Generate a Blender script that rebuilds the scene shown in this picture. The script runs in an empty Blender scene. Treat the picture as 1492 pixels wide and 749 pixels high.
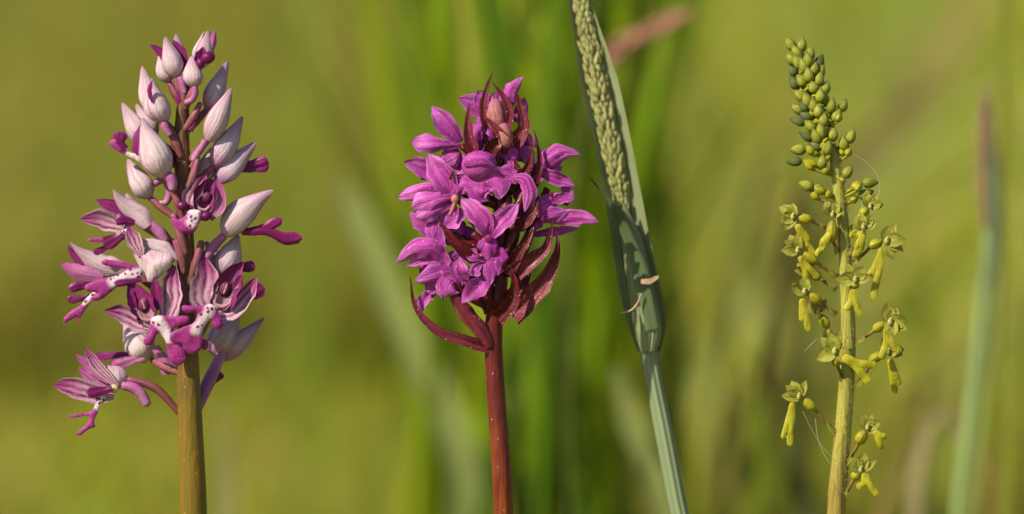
import bpy, math, random
import numpy as np
from mathutils import Vector, Matrix
from mathutils.geometry import delaunay_2d_cdt

random.seed(7)
rng = np.random.default_rng(11)
scene = bpy.context.scene

# ------------------------------------------------------------------ camera, sky, sun, exposure
S = 0.0002                      # metres per photograph pixel in the plane of focus
D = 0.90                        # focus distance
TILT = math.radians(7.0)
FW = Vector((0, math.cos(TILT), -math.sin(TILT)))
UP = Vector((0, math.sin(TILT), math.cos(TILT)))
RT = Vector((1, 0, 0))
AIM = Vector((0, 0, 0.38))
EYE = AIM - FW * D
cam_data = bpy.data.cameras.new('camera')
cam = bpy.data.objects.new('camera', cam_data)
scene.collection.objects.link(cam)
cam.matrix_world = Matrix.Translation(EYE) @ Matrix((RT, UP, -FW)).transposed().to_4x4()
cam_data.sensor_width = 36.0
cam_data.lens = 36.0 * D / (1492 * S)
cam_data.clip_start = 0.01
cam_data.clip_end = 500
cam_data.dof.use_dof = True
cam_data.dof.focus_distance = D - 0.001
cam_data.dof.aperture_fstop = 3.6
scene.camera = cam

SUN_EL, SUN_AZ = math.radians(42), math.radians(-124)      # azimuth from +Y towards +X: front left of the camera
world = bpy.data.worlds.new('World')
scene.world = world
world.use_nodes = True
wn = world.node_tree.nodes
sky = wn.new('ShaderNodeTexSky')
sky.sky_type = 'NISHITA'
sky.sun_disc = False
sky.sun_elevation = SUN_EL
sky.sun_rotation = SUN_AZ
world.node_tree.links.new(sky.outputs[0], wn['Background'].inputs[0])
wn['Background'].inputs[1].default_value = 0.08
to_sun = Vector((math.sin(SUN_AZ) * math.cos(SUN_EL), math.cos(SUN_AZ) * math.cos(SUN_EL), math.sin(SUN_EL)))
sun_data = bpy.data.lights.new('sun', 'SUN')
sun_data.energy = 5.0
sun_data.angle = math.radians(0.53)
sun_data.color = (1.0, 0.89, 0.70)
sun = bpy.data.objects.new('sun', sun_data)
scene.collection.objects.link(sun)
sun.location = (-3, -3, 4)
sun.rotation_euler = to_sun.to_track_quat('Z', 'Y').to_euler()
vs = scene.view_settings
vs.view_transform = 'Standard'
vs.look = 'None'
vs.exposure = 0.62
vs.gamma = 1.0
vs.use_curve_mapping = False
scene.render.engine = 'CYCLES'
scene.cycles.use_denoising = True
scene.cycles.max_bounces = 8
scene.cycles.transparent_max_bounces = 8

# ------------------------------------------------------------------ from photograph pixels to the place and back
_e, _f, _u = np.array(EYE), np.array(FW), np.array(UP)


def place(a):
    """(x, -y, depth towards the viewer) in photograph pixels -> metres; every point keeps its own distance."""
    a = np.asarray(a, float)
    dist = D - a[..., 2] * S
    k = dist * S / D
    out = _e + dist[..., None] * _f + (k * (a[..., 1] + 374.5))[..., None] * _u
    out[..., 0] += k * (a[..., 0] - 746.0)
    return out


def pix(w):
    v = np.asarray(w, float) - _e
    dist = v @ _f
    return np.array([v[0] / dist * D / S + 746.0, (v @ _u) / dist * D / S - 374.5, (D - dist) / S])


def V(p, d=0.0):
    return np.array([p[0], -p[1], d + (p[2] if len(p) > 2 else 0.0)], float)


def unit(v):
    return v / max(np.linalg.norm(v), 1e-9)


def smooth(pts, n):
    """A smooth curve through pts, n samples evenly spread along the length."""
    P = np.asarray(pts, float)
    if len(P) == 2:
        t = np.linspace(0, 1, n)[:, None]
        return P[0] * (1 - t) + P[1] * t
    tk = np.concatenate([[0], np.cumsum(np.maximum(np.linalg.norm(np.diff(P, axis=0), axis=1), 1e-6) ** .7)])
    sl = np.diff(P, axis=0) / np.diff(tk)[:, None]
    M = np.vstack([sl[:1], (sl[:-1] * np.diff(tk)[1:, None] + sl[1:] * np.diff(tk)[:-1, None]) / (tk[2:] - tk[:-2])[:, None], sl[-1:]])
    out = []
    for i in range(len(P) - 1):
        hh = tk[i + 1] - tk[i]
        for t in np.linspace(0, 1, 14, endpoint=False):
            out.append((2 * t ** 3 - 3 * t * t + 1) * P[i] + (t ** 3 - 2 * t * t + t) * hh * M[i] + (3 * t * t - 2 * t ** 3) * P[i + 1] + (t ** 3 - t * t) * hh * M[i + 1])
    out.append(P[-1])
    out = np.array(out)
    L = np.concatenate([[0], np.cumsum(np.linalg.norm(np.diff(out, axis=0), axis=1))])
    q = np.linspace(0, L[-1], n)
    return np.stack([np.interp(q, L, out[:, k]) for k in range(3)], 1)


# ------------------------------------------------------------------ shapes: (verts in pixel space, faces, uv per vertex, core per vertex)
def merge(*ms):
    v, f, uv, co, b = [], [], [], [], 0
    for m in ms:
        v.append(m[0]); uv.append(m[2]); co.append(m[3])
        f += [tuple(i + b for i in q) for q in m[1]]
        b += len(m[0])
    return np.vstack(v), f, np.vstack(uv), np.concatenate(co)


def sheet(G, thick):
    nv, nu = G.shape[:2]
    dv = np.gradient(G, axis=0); du = np.gradient(G, axis=1)
    n = np.cross(du, dv); n /= np.maximum(np.linalg.norm(n, axis=2, keepdims=True), 1e-9)
    u = np.linspace(0, 1, nu); v = np.linspace(0, 1, nv)
    pr = np.sqrt(np.clip(1 - (2 * u - 1) ** 2, 0, 1))[None, :] * np.clip(np.minimum(v * 8, (1 - v) * 8), 0, 1)[:, None] ** .5
    off = n * (thick * .5 * pr)[..., None]
    fr, bk = (G + off).reshape(-1, 3), (G - off).reshape(-1, 3)
    F = []
    N = nu * nv
    for j in range(nv - 1):
        for i in range(nu - 1):
            a = j * nu + i
            F.append((a, a + 1, a + nu + 1, a + nu))
            F.append((N + a, N + a + nu, N + a + nu + 1, N + a + 1))
    uu, vv = np.meshgrid(u, v)
    uv = np.stack([uu.ravel(), vv.ravel()], 1)
    return np.vstack([fr, bk]), F, np.vstack([uv, uv]), np.zeros(2 * N)


PROF = {
    'leaf': [(0, .38), (.15, .68), (.4, 1), (.65, .92), (.85, .52), (.95, .22), (1, .03)],
    'ovate': [(0, .55), (.12, .85), (.35, 1), (.6, .86), (.8, .5), (.93, .18), (1, .02)],
    'spoon': [(0, .35), (.3, .5), (.6, .9), (.8, 1), (.93, .72), (1, .12)],
    'club': [(0, .55), (.4, .7), (.75, 1), (.9, .92), (.97, .6), (1, .1)],
    'bract': [(0, 1), (.15, 1), (.4, .86), (.65, .52), (.85, .24), (1, .02)],
    'strap': [(0, .8), (.2, 1), (.6, 1), (.85, .75), (.95, .4), (1, .06)],
    'blade': [(0, .65), (.3, .9), (.6, 1), (.85, .7), (1, .03)],
    'even': [(0, 1), (1, 1)],
}


W_SCALE = 1.0                   # widens the sepals of one plant


def petal(pts, hw, d=0, cup=.6, prof='leaf', thick=.9, n=(0, 0, 1), ruffle=0., twist=0., nv=15, nu=9, keel=0., irr=.07):
    C = smooth([V(p, d) for p in pts], nv)
    T = np.gradient(C, axis=0)
    t = np.linspace(0, 1, nv)
    if isinstance(prof, str):
        prof = PROF[prof]
    hw = hw * W_SCALE
    w = hw * np.interp(t, [p[0] for p in prof], [p[1] for p in prof])
    us = np.linspace(-1, 1, nu)
    G = np.zeros((nv, nu, 3))
    ph = random.uniform(0, 6)
    n = np.array(n, float)
    q = [random.uniform(0, 6.28) for _ in range(6)]
    f1, f2 = random.uniform(3, 7), random.uniform(2, 5)
    for j in range(nv):
        Tj = unit(T[j])
        B = np.cross(Tj, n)
        if np.linalg.norm(B) < .05:
            B = np.cross(Tj, np.array([.3, 1, .2]))
        B = unit(B); N = np.cross(B, Tj)
        if twist:
            a = twist * t[j]
            B, N = B * math.cos(a) + N * math.sin(a), N * math.cos(a) - B * math.sin(a)
        c = cup if abs(cup) > 1e-3 else 1e-3
        for i, u in enumerate(us):
            side = 1 + irr * abs(u) * (math.sin(q[0] + t[j] * 14 * (1 if u > 0 else 1.3)) + .7 * math.sin(q[1] + t[j] * 23 + u))
            off = B * w[j] * side * math.sin(u * c) / c + N * w[j] * (1 - math.cos(u * c)) / c
            off = off + N * (ruffle * hw * abs(u) ** 1.5 * math.sin(ph + t[j] * 9 + 2.2 * u) - keel * hw * math.exp(-(u / .18) ** 2))
            off = off + N * irr * 1.3 * w[j] * (math.sin(q[2] + f1 * t[j] + 1.5 * u) + .7 * math.sin(q[3] + f2 * u * 2 + 4 * t[j]))
            G[j, i] = C[j] + off
    return sheet(G, thick)


def tube(pts, rads, d=0, sides=12, n=18):
    C = smooth([V(p, d) for p in pts], n)
    K = np.array([V(p, d) for p in pts])
    L = np.concatenate([[0], np.cumsum(np.linalg.norm(np.diff(K, axis=0), axis=1))]) / max(1e-9, np.linalg.norm(np.diff(K, axis=0), axis=1).sum())
    r = np.interp(np.linspace(0, 1, n), L if len(rads) == len(K) else np.linspace(0, 1, len(rads)), rads)
    T = np.gradient(C, axis=0)
    vs_, uv, F = [], [], []
    X = None
    for j in range(n):
        Tj = unit(T[j])
        if X is None:
            X = unit(np.cross(Tj, [.1, .2, 1.]))
        X = unit(X - Tj * (X @ Tj)); Y = np.cross(Tj, X)
        for k in range(sides):
            a = 2 * math.pi * k / sides
            vs_.append(C[j] + r[j] * (X * math.cos(a) + Y * math.sin(a)))
            uv.append((k / sides, j / (n - 1)))
    for j in range(n - 1):
        for k in range(sides):
            a, b = j * sides + k, j * sides + (k + 1) % sides
            F.append((a, b, b + sides, a + sides))
    e0, e1 = unit(C[0] - C[1]), unit(C[-1] - C[-2])
    vs_ += [C[0] + e0 * r[0] * .5, C[-1] + e1 * r[-1] * .5]
    uv += [(0, 0), (0, 1)]
    q = n * sides
    for k in range(sides):
        F.append((q, (k + 1) % sides, k))
        F.append((q + 1, (n - 1) * sides + k, (n - 1) * sides + (k + 1) % sides))
    return np.array(vs_), F, np.array(uv), np.zeros(len(vs_))


BUD = [(0, .25), (.06, .52), (.14, .78), (.26, .98), (.36, 1), (.5, .9), (.66, .63), (.8, .38), (.92, .18), (1, .02)]
BUD2 = [(0, .2), (.05, .5), (.15, .8), (.33, 1), (.52, .95), (.7, .7), (.84, .4), (.94, .17), (1, .02)]
EGG = [(0, .2), (.05, .5), (.15, .8), (.35, 1), (.6, .97), (.8, .74), (.92, .46), (.98, .2), (1, .02)]


def shell(base, tip, hw, d=0, a0=0., a1=2 * math.pi, prof=BUD, bend=0., bz=0., lift=0., thick=1.2, nv=16, nu=10, flat=1., flare=0.):
    """A sector of a pointed hollow body around the axis base -> tip; angle 0 faces the viewer, + turns to the side."""
    b, t_ = V(base, d), V(tip, d)
    A = t_ - b
    Au = unit(A)
    Z = np.array([0, 0, 1.]); Z = unit(Z - Au * (Z @ Au)); X = np.cross(Au, Z)
    s = np.linspace(0, 1, nv)
    r = hw * np.interp(s, [p[0] for p in prof], [p[1] for p in prof])
    an = np.linspace(a0, a1, nu)
    G = np.zeros((nv, nu, 3))
    um = np.abs(np.linspace(-1, 1, nu))
    full = a1 - a0 > 6.2
    q0 = random.uniform(0, 6.28)
    for j in range(nv):
        c = b + A * s[j] + X * bend * 4 * s[j] * (1 - s[j]) + Z * bz * 4 * s[j] * (1 - s[j])
        for i in range(nu):
            rr = r[j] * (1 + (0 if full else .035 * math.sin(q0 + 5.3 * an[i]) * (1 - s[j]) + .03 * math.sin(q0 + 7 * s[j] + 2 * an[i]))) + (0 if full else lift * um[i] ** 3) + flare * s[j] ** 3
            G[j, i] = c + rr * (Z * flat * math.cos(an[i]) + X * math.sin(an[i]))
    if full:
        F = [(j * nu + i, j * nu + i + 1, (j + 1) * nu + i + 1, (j + 1) * nu + i) for j in range(nv - 1) for i in range(nu - 1)]
        uu, vv = np.meshgrid(np.linspace(0, 1, nu), s)
        return G.reshape(-1, 3), F, np.stack([uu.ravel(), vv.ravel()], 1), np.zeros(nu * nv)
    return sheet(G, thick)


def ball(c, rx, ry=None, d=0, rz=None, ang=0):
    ry = ry or rx; rz = rz or min(rx, ry)
    n1, n2 = 10, 16
    pts, F, uv = [], [], []
    ca, sa = math.cos(ang), math.sin(ang)
    for j in range(n1 + 1):
        th = math.pi * j / n1
        for i in range(n2):
            ph = 2 * math.pi * i / n2
            x, y, z = rx * math.sin(th) * math.cos(ph), ry * math.cos(th), rz * math.sin(th) * math.sin(ph)
            pts.append((c[0] + x * ca - y * sa, -c[1] + x * sa + y * ca, d + z)); uv.append((i / n2, j / n1))
    for j in range(n1):
        for i in range(n2):
            a, b = j * n2 + i, j * n2 + (i + 1) % n2
            F.append((a, a + n2, b + n2, b))
    return np.array(pts), F, np.array(uv), np.zeros(len(pts))


def traced(outline, d=0, gx=0., gy=0., bowl=0., thick=3., core=None, cr=8., step=3.2, wave=0., puff=0.):
    """A lobed lip cut to an outline, rounded at the rim, tilted by gx, gy and bowled; core = line along which the lip is pale."""
    P = np.array([(x, -y, 0) for x, y in outline], float)
    Q = np.vstack([P, P[:1]])
    Q = np.vstack([P[-1:], Q, P[1:2]])
    ring = []
    for i in range(1, len(Q) - 2):
        p0, p1, p2, p3 = Q[i - 1:i + 3]
        m = max(2, int(np.linalg.norm(p2 - p1) / 2.6))
        for t in np.linspace(0, 1, m, endpoint=False):
            ring.append(.5 * (2 * p1 + (p2 - p0) * t + (2 * p0 - 5 * p1 + 4 * p2 - p3) * t * t + (3 * p1 - p0 - 3 * p2 + p3) * t ** 3))
    ring = np.array(ring)[:, :2]
    lo, hi = ring.min(0), ring.max(0)
    gx_, gy_ = np.meshgrid(np.arange(lo[0], hi[0], step), np.arange(lo[1], hi[1], step))
    cand = np.stack([gx_.ravel(), gy_.ravel()], 1)
    dist = np.min(np.linalg.norm(cand[:, None] - ring[None], axis=2), axis=1)
    cand = cand[dist > step * .5]
    co = [Vector(p) for p in ring] + [Vector(p) for p in cand]
    n = len(ring)
    vo, _, fo, *_r = delaunay_2d_cdt(co, [(i, (i + 1) % n) for i in range(n)], [list(range(n))], 1, 1e-4)
    v2 = np.array([(p.x, p.y) for p in vo])
    dist = np.min(np.linalg.norm(v2[:, None] - ring[None], axis=2), axis=1)
    mx = dist.max()
    c = ring.mean(0)
    q = v2 - c
    z = d + q[:, 0] * gx + q[:, 1] * gy + bowl * (1 - np.clip(dist / mx, 0, 1)) ** 1.5 + wave * np.sin(q[:, 0] * .22 + 1) * np.cos(q[:, 1] * .17)
    h = thick * .5 * np.sqrt(np.clip(1 - (1 - np.clip(dist / (thick * .9 + .01), 0, 1)) ** 2, 0, 1)) + puff * np.sqrt(np.clip(dist / mx, 0, 1))
    fr = np.column_stack([v2, z + h]); bk = np.column_stack([v2, z - h * .6])
    F = []
    m = len(v2)
    for f in fo:
        a = v2[f[1]] - v2[f[0]]; b = v2[f[2]] - v2[f[0]]
        if a[0] * b[1] - a[1] * b[0] < 0:
            f = f[::-1]
        F.append(tuple(f)); F.append(tuple(m + k for k in reversed(f)))
    if core is not None:
        L = np.array([(x, -y) for x, y in core], float)
        cd = np.full(m, 1e9)
        for i in range(len(L) - 1):
            ab = L[i + 1] - L[i]
            t = np.clip(((v2 - L[i]) @ ab) / (ab @ ab), 0, 1)
            cd = np.minimum(cd, np.linalg.norm(v2 - (L[i] + t[:, None] * ab), axis=1))
        k = np.clip(1.25 - cd / cr, 0, 1)
    else:
        k = np.zeros(m)
    uv = (v2 - lo) / np.maximum(hi - lo, 1e-6)
    return np.vstack([fr, bk]), F, np.vstack([uv, uv]), np.concatenate([k, k])


# ------------------------------------------------------------------ objects
COL = scene.collection
ORIGIN = {}


def mesh_of(name, m, mat, origin):
    w = place(m[0]) - origin
    me = bpy.data.meshes.new(name)
    me.from_pydata(w.tolist(), [], m[1])
    me.polygons.foreach_set('use_smooth', np.ones(len(me.polygons), bool))
    ul = me.uv_layers.new(name='UVMap')
    idx = np.zeros(len(me.loops), int)
    me.loops.foreach_get('vertex_index', idx)
    ul.data.foreach_set('uv', m[2][idx].ravel())
    if m[3].any():
        me.attributes.new('core', 'FLOAT', 'POINT').data.foreach_set('value', m[3])
    me.materials.append(mat)
    me.update()
    return me


def part(name, m, mat, parent=None, kind=None, label=None):
    o0 = place(m[0][0])
    ob = bpy.data.objects.new(name, mesh_of(name, m, mat, o0))
    COL.objects.link(ob)
    ORIGIN[ob.name] = o0
    if parent is not None:
        ob.parent = parent
        ob.location = o0 - ORIGIN[parent.name]
    else:
        ob.location = o0
    if kind:
        ob['kind'] = kind
    if label:
        ob['label'] = label
    return ob


def thing(name, label, cat, loc, group=None):
    o = bpy.data.objects.new(name, None)
    o.empty_display_size = .02
    COL.objects.link(o)
    o.location = loc
    ORIGIN[o.name] = np.array(loc, float)
    o['label'] = label; o['category'] = cat
    if group:
        o['group'] = group
    return o


# ------------------------------------------------------------------ materials
class NT:
    def __init__(self, name):
        self.mat = bpy.data.materials.new(name)
        self.mat.use_nodes = True
        self.t = self.mat.node_tree
        self.n = self.t.nodes
        self.b = self.n['Principled BSDF']
        self.out = self.n['Material Output']

    def link(self, a, b):
        self.t.links.new(a, b)

    def set(self, s, v):
        if hasattr(v, 'is_output') or isinstance(v, bpy.types.NodeSocket):
            self.link(v, s)
        else:
            s.default_value = v

    def math(self, op, a, b=0., clamp=False):
        x = self.n.new('ShaderNodeMath'); x.operation = op; x.use_clamp = clamp
        self.set(x.inputs[0], a); self.set(x.inputs[1], b)
        return x.outputs[0]

    def mix(self, f, a, b, mode='MIX'):
        x = self.n.new('ShaderNodeMix'); x.data_type = 'RGBA'; x.blend_type = mode
        self.set(x.inputs[0], f)
        for s, v in ((x.inputs[6], a), (x.inputs[7], b)):
            self.set(s, v if isinstance(v, bpy.types.NodeSocket) else (*v, 1) if len(v) == 3 else v)
        return x.outputs[2]

    def ramp(self, f, lo, hi, a=0., b=1.):
        x = self.n.new('ShaderNodeMapRange'); x.interpolation_type = 'SMOOTHSTEP'
        self.set(x.inputs[0], f)
        for k, v in zip(range(1, 5), (lo, hi, a, b)):
            x.inputs[k].default_value = v
        return x.outputs[0]

    def coord(self, kind):
        if kind == 'uv':
            return self.n.new('ShaderNodeUVMap').outputs[0]
        x = self.n.new('ShaderNodeTexCoord')
        return x.outputs[{'object': 'Object', 'generated': 'Generated'}[kind]]

    def noise(self, vec, scale, detail=3., rough=.5):
        x = self.n.new('ShaderNodeTexNoise')
        self.link(vec, x.inputs['Vector'])
        x.inputs['Scale'].default_value = scale; x.inputs['Detail'].default_value = detail; x.inputs['Roughness'].default_value = rough
        return x.outputs[0]

    def voronoi(self, vec, scale, rand=1.):
        x = self.n.new('ShaderNodeTexVoronoi')
        self.link(vec, x.inputs['Vector'])
        x.inputs['Scale'].default_value = scale; x.inputs['Randomness'].default_value = rand
        return x.outputs['Distance'], x.outputs['Color']

    def sep(self, v):
        x = self.n.new('ShaderNodeSeparateXYZ'); self.link(v, x.inputs[0])
        return x.outputs[0], x.outputs[1]

    def attr(self, name):
        x = self.n.new('ShaderNodeAttribute'); x.attribute_name = name
        return x

    def finish(self, color, rough=.5, trans=.3, tcol=None, bump=None, bdist=.0003, spec=.25, sheen=0.):
        self.set(self.b.inputs['Base Color'], color)
        self.b.inputs['Roughness'].default_value = rough
        self.b.inputs['Specular IOR Level'].default_value = spec
        if sheen:
            self.b.inputs['Sheen Weight'].default_value = sheen
        nrm = None
        if bump is not None:
            x = self.n.new('ShaderNodeBump'); x.inputs['Distance'].default_value = bdist; x.inputs['Strength'].default_value = .8
            self.link(bump, x.inputs['Height']); nrm = x.outputs[0]
            self.link(nrm, self.b.inputs['Normal'])
        if trans:
            t = self.n.new('ShaderNodeBsdfTranslucent')
            self.set(t.inputs[0], tcol if tcol is not None else color)
            if nrm is not None:
                self.link(nrm, t.inputs['Normal'])
            mx = self.n.new('ShaderNodeMixShader'); mx.inputs[0].default_value = trans
            self.link(self.b.outputs[0], mx.inputs[1]); self.link(t.outputs[0], mx.inputs[2])
            self.link(mx.outputs[0], self.out.inputs[0])
        return self.mat


def M_petal(name, base, tip=None, vein=None, nveins=6, vstr=.5, edge=None, epow=4., mott=.25, specks=0., trans=.3, rough=.5,
            foot=None, tip_at=(.45, 1.), vpow=3., bumpy=1., alt=None, lines=False, shift=(.78, .7, .78)):
    m = NT(name)
    u, v = m.sep(m.coord('uv'))
    ob = m.coord('object')
    nz = m.noise(ob, 260., 4.)
    fine = m.noise(ob, 1500., 3.)
    col = base
    if tip is not None:
        col = m.mix(m.ramp(m.math('ADD', v, m.math('MULTIPLY', m.math('SUBTRACT', nz, .5), .5)), *tip_at), col, tip)
    if foot is not None:
        col = m.mix(m.ramp(v, .02, .38, 1., 0.), col, foot)
    if alt is not None:
        col = m.mix(m.ramp(m.noise(ob, 120., 2.), .42, .66), col, alt)
    stripe = None
    if vein is not None:
        rnd = m.n.new('ShaderNodeObjectInfo').outputs['Random']
        warp = m.math('MULTIPLY', m.math('SUBTRACT', nz, .5), .22 if lines else .24)
        uw = m.math('ADD', u, warp)
        cx = m.n.new('ShaderNodeCombineXYZ')
        m.link(m.math('MULTIPLY', uw, nveins * 2.6), cx.inputs[0]); m.link(m.math('MULTIPLY', v, 1.1), cx.inputs[1]); m.link(m.math('MULTIPLY', rnd, 40.), cx.inputs[2])
        streak = m.ramp(m.noise(cx.outputs[0], 1., 4., .6), .42, .70)
        if lines:
            fan = m.math('MULTIPLY', m.math('SUBTRACT', uw, .5), m.math('MULTIPLY_ADD', v, -.5))
            fan.node.inputs[1].links[0].from_node.inputs[2].default_value = 1.25
            sn = m.math('MULTIPLY_ADD', m.math('SINE', m.math('ADD', m.math('MULTIPLY', fan, 6.283 * nveins), m.math('MULTIPLY', rnd, 3.))), .5)
            sn.node.inputs[2].default_value = .5
            stripe = m.math('MULTIPLY', m.math('POWER', sn, vpow), m.ramp(streak, 0., .4, .8, 1.))
        else:
            stripe = streak
        brk = m.ramp(m.noise(ob, 420., 2.), .3, .6, .6, 1.)
        col = m.mix(m.math('MULTIPLY', m.math('MULTIPLY', stripe, vstr), brk), col, vein)
    if edge is not None:
        e = m.math('POWER', m.math('ABSOLUTE', m.math('MULTIPLY_ADD', u, 2.)), epow)
        e.node.inputs[0].links[0].from_node.inputs[0].links[0].from_node.inputs[2].default_value = -1.
        col = m.mix(e, col, edge)
    rv = m.n.new('ShaderNodeObjectInfo').outputs['Random']
    col = m.mix(m.ramp(rv, 0., 1., 0., .5), col, m.mix(1., col, shift, 'MULTIPLY'))
    col = m.mix(m.ramp(nz, .3, .7, mott, 0.), col, m.mix(1., col, (.55, .5, .55), 'MULTIPLY'))
    col = m.mix(m.ramp(fine, .35, .65, 0., .22), col, m.mix(1., col, (1.35, 1.35, 1.35), 'MULTIPLY'))
    if specks:
        dist, rc = m.voronoi(ob, 1250.)
        pick = m.math('GREATER_THAN', m.sep(rc)[0], 1 - specks)
        col = m.mix(m.math('MULTIPLY', m.ramp(dist, .10, .2, .8, 0.), pick), col, (.85, .75, .62))
    h = m.math('ADD', m.math('MULTIPLY', nz, .8 * bumpy), m.math('MULTIPLY', fine, .35 * bumpy))
    if stripe is not None:
        h = m.math('SUBTRACT', h, m.math('MULTIPLY', stripe, .4 * bumpy))
    return m.finish(col, rough, trans, None, h, .00035)


def M_lip(name, limb, pale, spot):
    m = NT(name)
    ob = m.coord('object')
    nz = m.noise(ob, 500., 3.)
    k = m.attr('core').outputs['Fac']
    core = m.ramp(m.math('ADD', k, m.math('MULTIPLY', m.math('SUBTRACT', nz, .5), .6)), .12, .85)
    fine = m.noise(ob, 1700., 3.)
    limb2 = m.mix(m.ramp(fine, .3, .7, 0., .5), limb, tuple(min(1, c * 1.7 + .03) for c in limb))
    col = m.mix(core, limb2, pale)
    wv = m.n.new('ShaderNodeVectorMath'); wv.operation = 'MULTIPLY_ADD'
    nc = m.n.new('ShaderNodeTexNoise'); m.link(ob, nc.inputs['Vector']); nc.inputs['Scale'].default_value = 1400.
    m.link(nc.outputs['Color'], wv.inputs[0]); wv.inputs[1].default_value = (.0011,) * 3; m.link(ob, wv.inputs[2])
    dist, rc = m.voronoi(wv.outputs[0], 640.)
    sp = m.math('MULTIPLY', m.ramp(dist, .24, .4, 1., 0.), m.math('GREATER_THAN', m.sep(rc)[0], .25))
    col = m.mix(m.math('MULTIPLY', sp, m.ramp(k, .05, .4)), col, spot)
    h = m.math('ADD', nz, m.math('MULTIPLY', fine, .6))
    return m.finish(col, .5, .25, None, h, .0003)


def M_stem(name, low, high, at, streak, trans=.06, rough=.42, dots=None, axis_streaks=9.):
    m = NT(name)
    u, v = m.sep(m.coord('uv'))
    ob = m.coord('object')
    nz = m.noise(ob, 160., 4.)
    col = m.mix(m.ramp(m.math('ADD', v, m.math('MULTIPLY', m.math('SUBTRACT', nz, .5), .15)), *at), low, high)
    x = m.n.new('ShaderNodeMapping'); m.link(ob, x.inputs[0]); x.inputs['Scale'].default_value = (1100, 1100, 55)
    st = m.noise(x.outputs[0], 1., 3.)
    col = m.mix(m.ramp(st, .42, .68, 0., .75), col, streak)
    if dots:
        dist, rc = m.voronoi(ob, 620.)
        col = m.mix(m.math('MULTIPLY', m.ramp(dist, .1, .18, .8, 0.), m.math('GREATER_THAN', m.sep(rc)[0], .72)), col, dots)
    return m.finish(col, rough, trans, None, m.math('ADD', st, m.math('MULTIPLY', nz, .5)), .0004)


def M_grass(name, trans=.35, rough=.55):
    m = NT(name)
    c = m.attr('tint').outputs['Color']
    ob = m.coord('object')
    nz = m.noise(ob, 60., 3.)
    col = m.mix(m.ramp(nz, .3, .7, 0., .3), c, m.mix(1., c, (.6, .65, .5), 'MULTIPLY'))
    return m.finish(col, rough, trans, spec=.25)


def M_blade(name, c, tip=None, streak=.5, trans=.3, rough=.5):
    m = NT(name)
    u, v = m.sep(m.coord('uv'))
    ob = m.coord('object')
    w = m.math('SINE', m.math('MULTIPLY', u, 62.))
    nz = m.noise(ob, 45., 3.)
    col = c
    if tip is not None:
        col = m.mix(m.ramp(m.math('ADD', v, m.math('MULTIPLY', nz, .2)), .45, 1.05), c, tip)
    col = m.mix(m.ramp(w, -1, 1, 0., streak * .5), col, tuple(x * .55 for x in c))
    col = m.mix(m.ramp(nz, .35, .7, 0., .3), col, tuple(min(1, x * 1.4) for x in c))
    return m.finish(col, rough, trans, None, w, .0002)


# pink helmet orchid
pale = M_petal('pale_sepal', (.66, .535, .57), tip=(.54, .36, .46), vein=(.38, .17, .30), nveins=6, vstr=.5, edge=(.34, .10, .25), epow=9, mott=.22, trans=.22, rough=.55, foot=(.60, .44, .50), vpow=2.5)
pale_shaded = M_petal('shaded_sepal', (.54, .43, .52), tip=(.36, .22, .38), vein=(.32, .13, .29), nveins=5, vstr=.4, edge=(.40, .18, .36), epow=10, mott=.25, trans=.15, foot=(.44, .20, .38))  # darker mauve copy of the pale sepal: shade painted into the right-hand hoods
striped = M_petal('striped_sepal', (.60, .36, .47), tip=(.29, .025, .18), vein=(.15, .003, .085), nveins=3.6, vstr=1., edge=(.62, .46, .54), epow=13, mott=.2, trans=.22, vpow=1.2, tip_at=(.3, 1.0), lines=True)
pinkpetal = M_petal('pink_petal', (.50, .18, .37), tip=(.46, .09, .33), vein=(.26, .02, .18), nveins=4, vstr=.6, mott=.25, trans=.25)
magenta = M_petal('magenta_petal', (.24, .018, .15), tip=(.26, .022, .17), vein=(.11, .003, .06), nveins=4, vstr=.6, mott=.3, trans=.2, rough=.42)
darkmag = M_petal('dark_magenta', (.125, .004, .072), tip=(.19, .010, .12), mott=.4, trans=.1, rough=.38)
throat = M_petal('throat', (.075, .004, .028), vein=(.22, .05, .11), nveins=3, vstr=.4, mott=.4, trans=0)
rimmat = M_petal('column_rim', (.50, .25, .34), tip=(.54, .33, .36), mott=.25, trans=.25)
cream = M_petal('cream_throat', (.58, .46, .26), mott=.2, trans=.25)
lipmat = M_lip('spotted_lip', (.27, .022, .18), (.70, .58, .65), (.20, .006, .13))
spurmat = M_petal('spur', (.36, .11, .27), tip=(.42, .19, .33), mott=.3, trans=.15, rough=.45)
ovary_l = M_petal('brown_ovary', (.20, .07, .07), tip=(.28, .07, .14), vein=(.10, .02, .03), nveins=3, vstr=.6, mott=.3, trans=.05, rough=.42)
stem_l = M_stem('olive_stem', (.135, .10, .010), (.075, .030, .024), (.74, .86), (.20, .10, .012), dots=(.35, .28, .08))
# purple marsh orchid
purple = M_petal('purple_petal', (.52, .075, .42), tip=(.62, .17, .54), vein=(.24, .014, .20), nveins=4.5, vstr=.8, edge=(.64, .22, .58), epow=12, shift=(.62, .5, .72), mott=.45, specks=.22, trans=.22, rough=.46, foot=(.42, .05, .30), bumpy=1.3)
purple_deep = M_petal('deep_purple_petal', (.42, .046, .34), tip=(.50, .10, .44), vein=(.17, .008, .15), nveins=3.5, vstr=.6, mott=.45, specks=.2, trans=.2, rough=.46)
wine = M_petal('wine_bract', (.10, .007, .013), tip=(.10, .007, .012), vein=(.045, .002, .007), nveins=4, vstr=.6, mott=.35, specks=.3, trans=.12, rough=.3, alt=(.12, .012, .02))
rose = M_petal('rose_bract', (.19, .026, .045), tip=(.13, .010, .018), vein=(.06, .004, .012), nveins=4, vstr=.6, mott=.3, specks=.3, trans=.15, rough=.33, alt=(.165, .028, .038))
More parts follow.
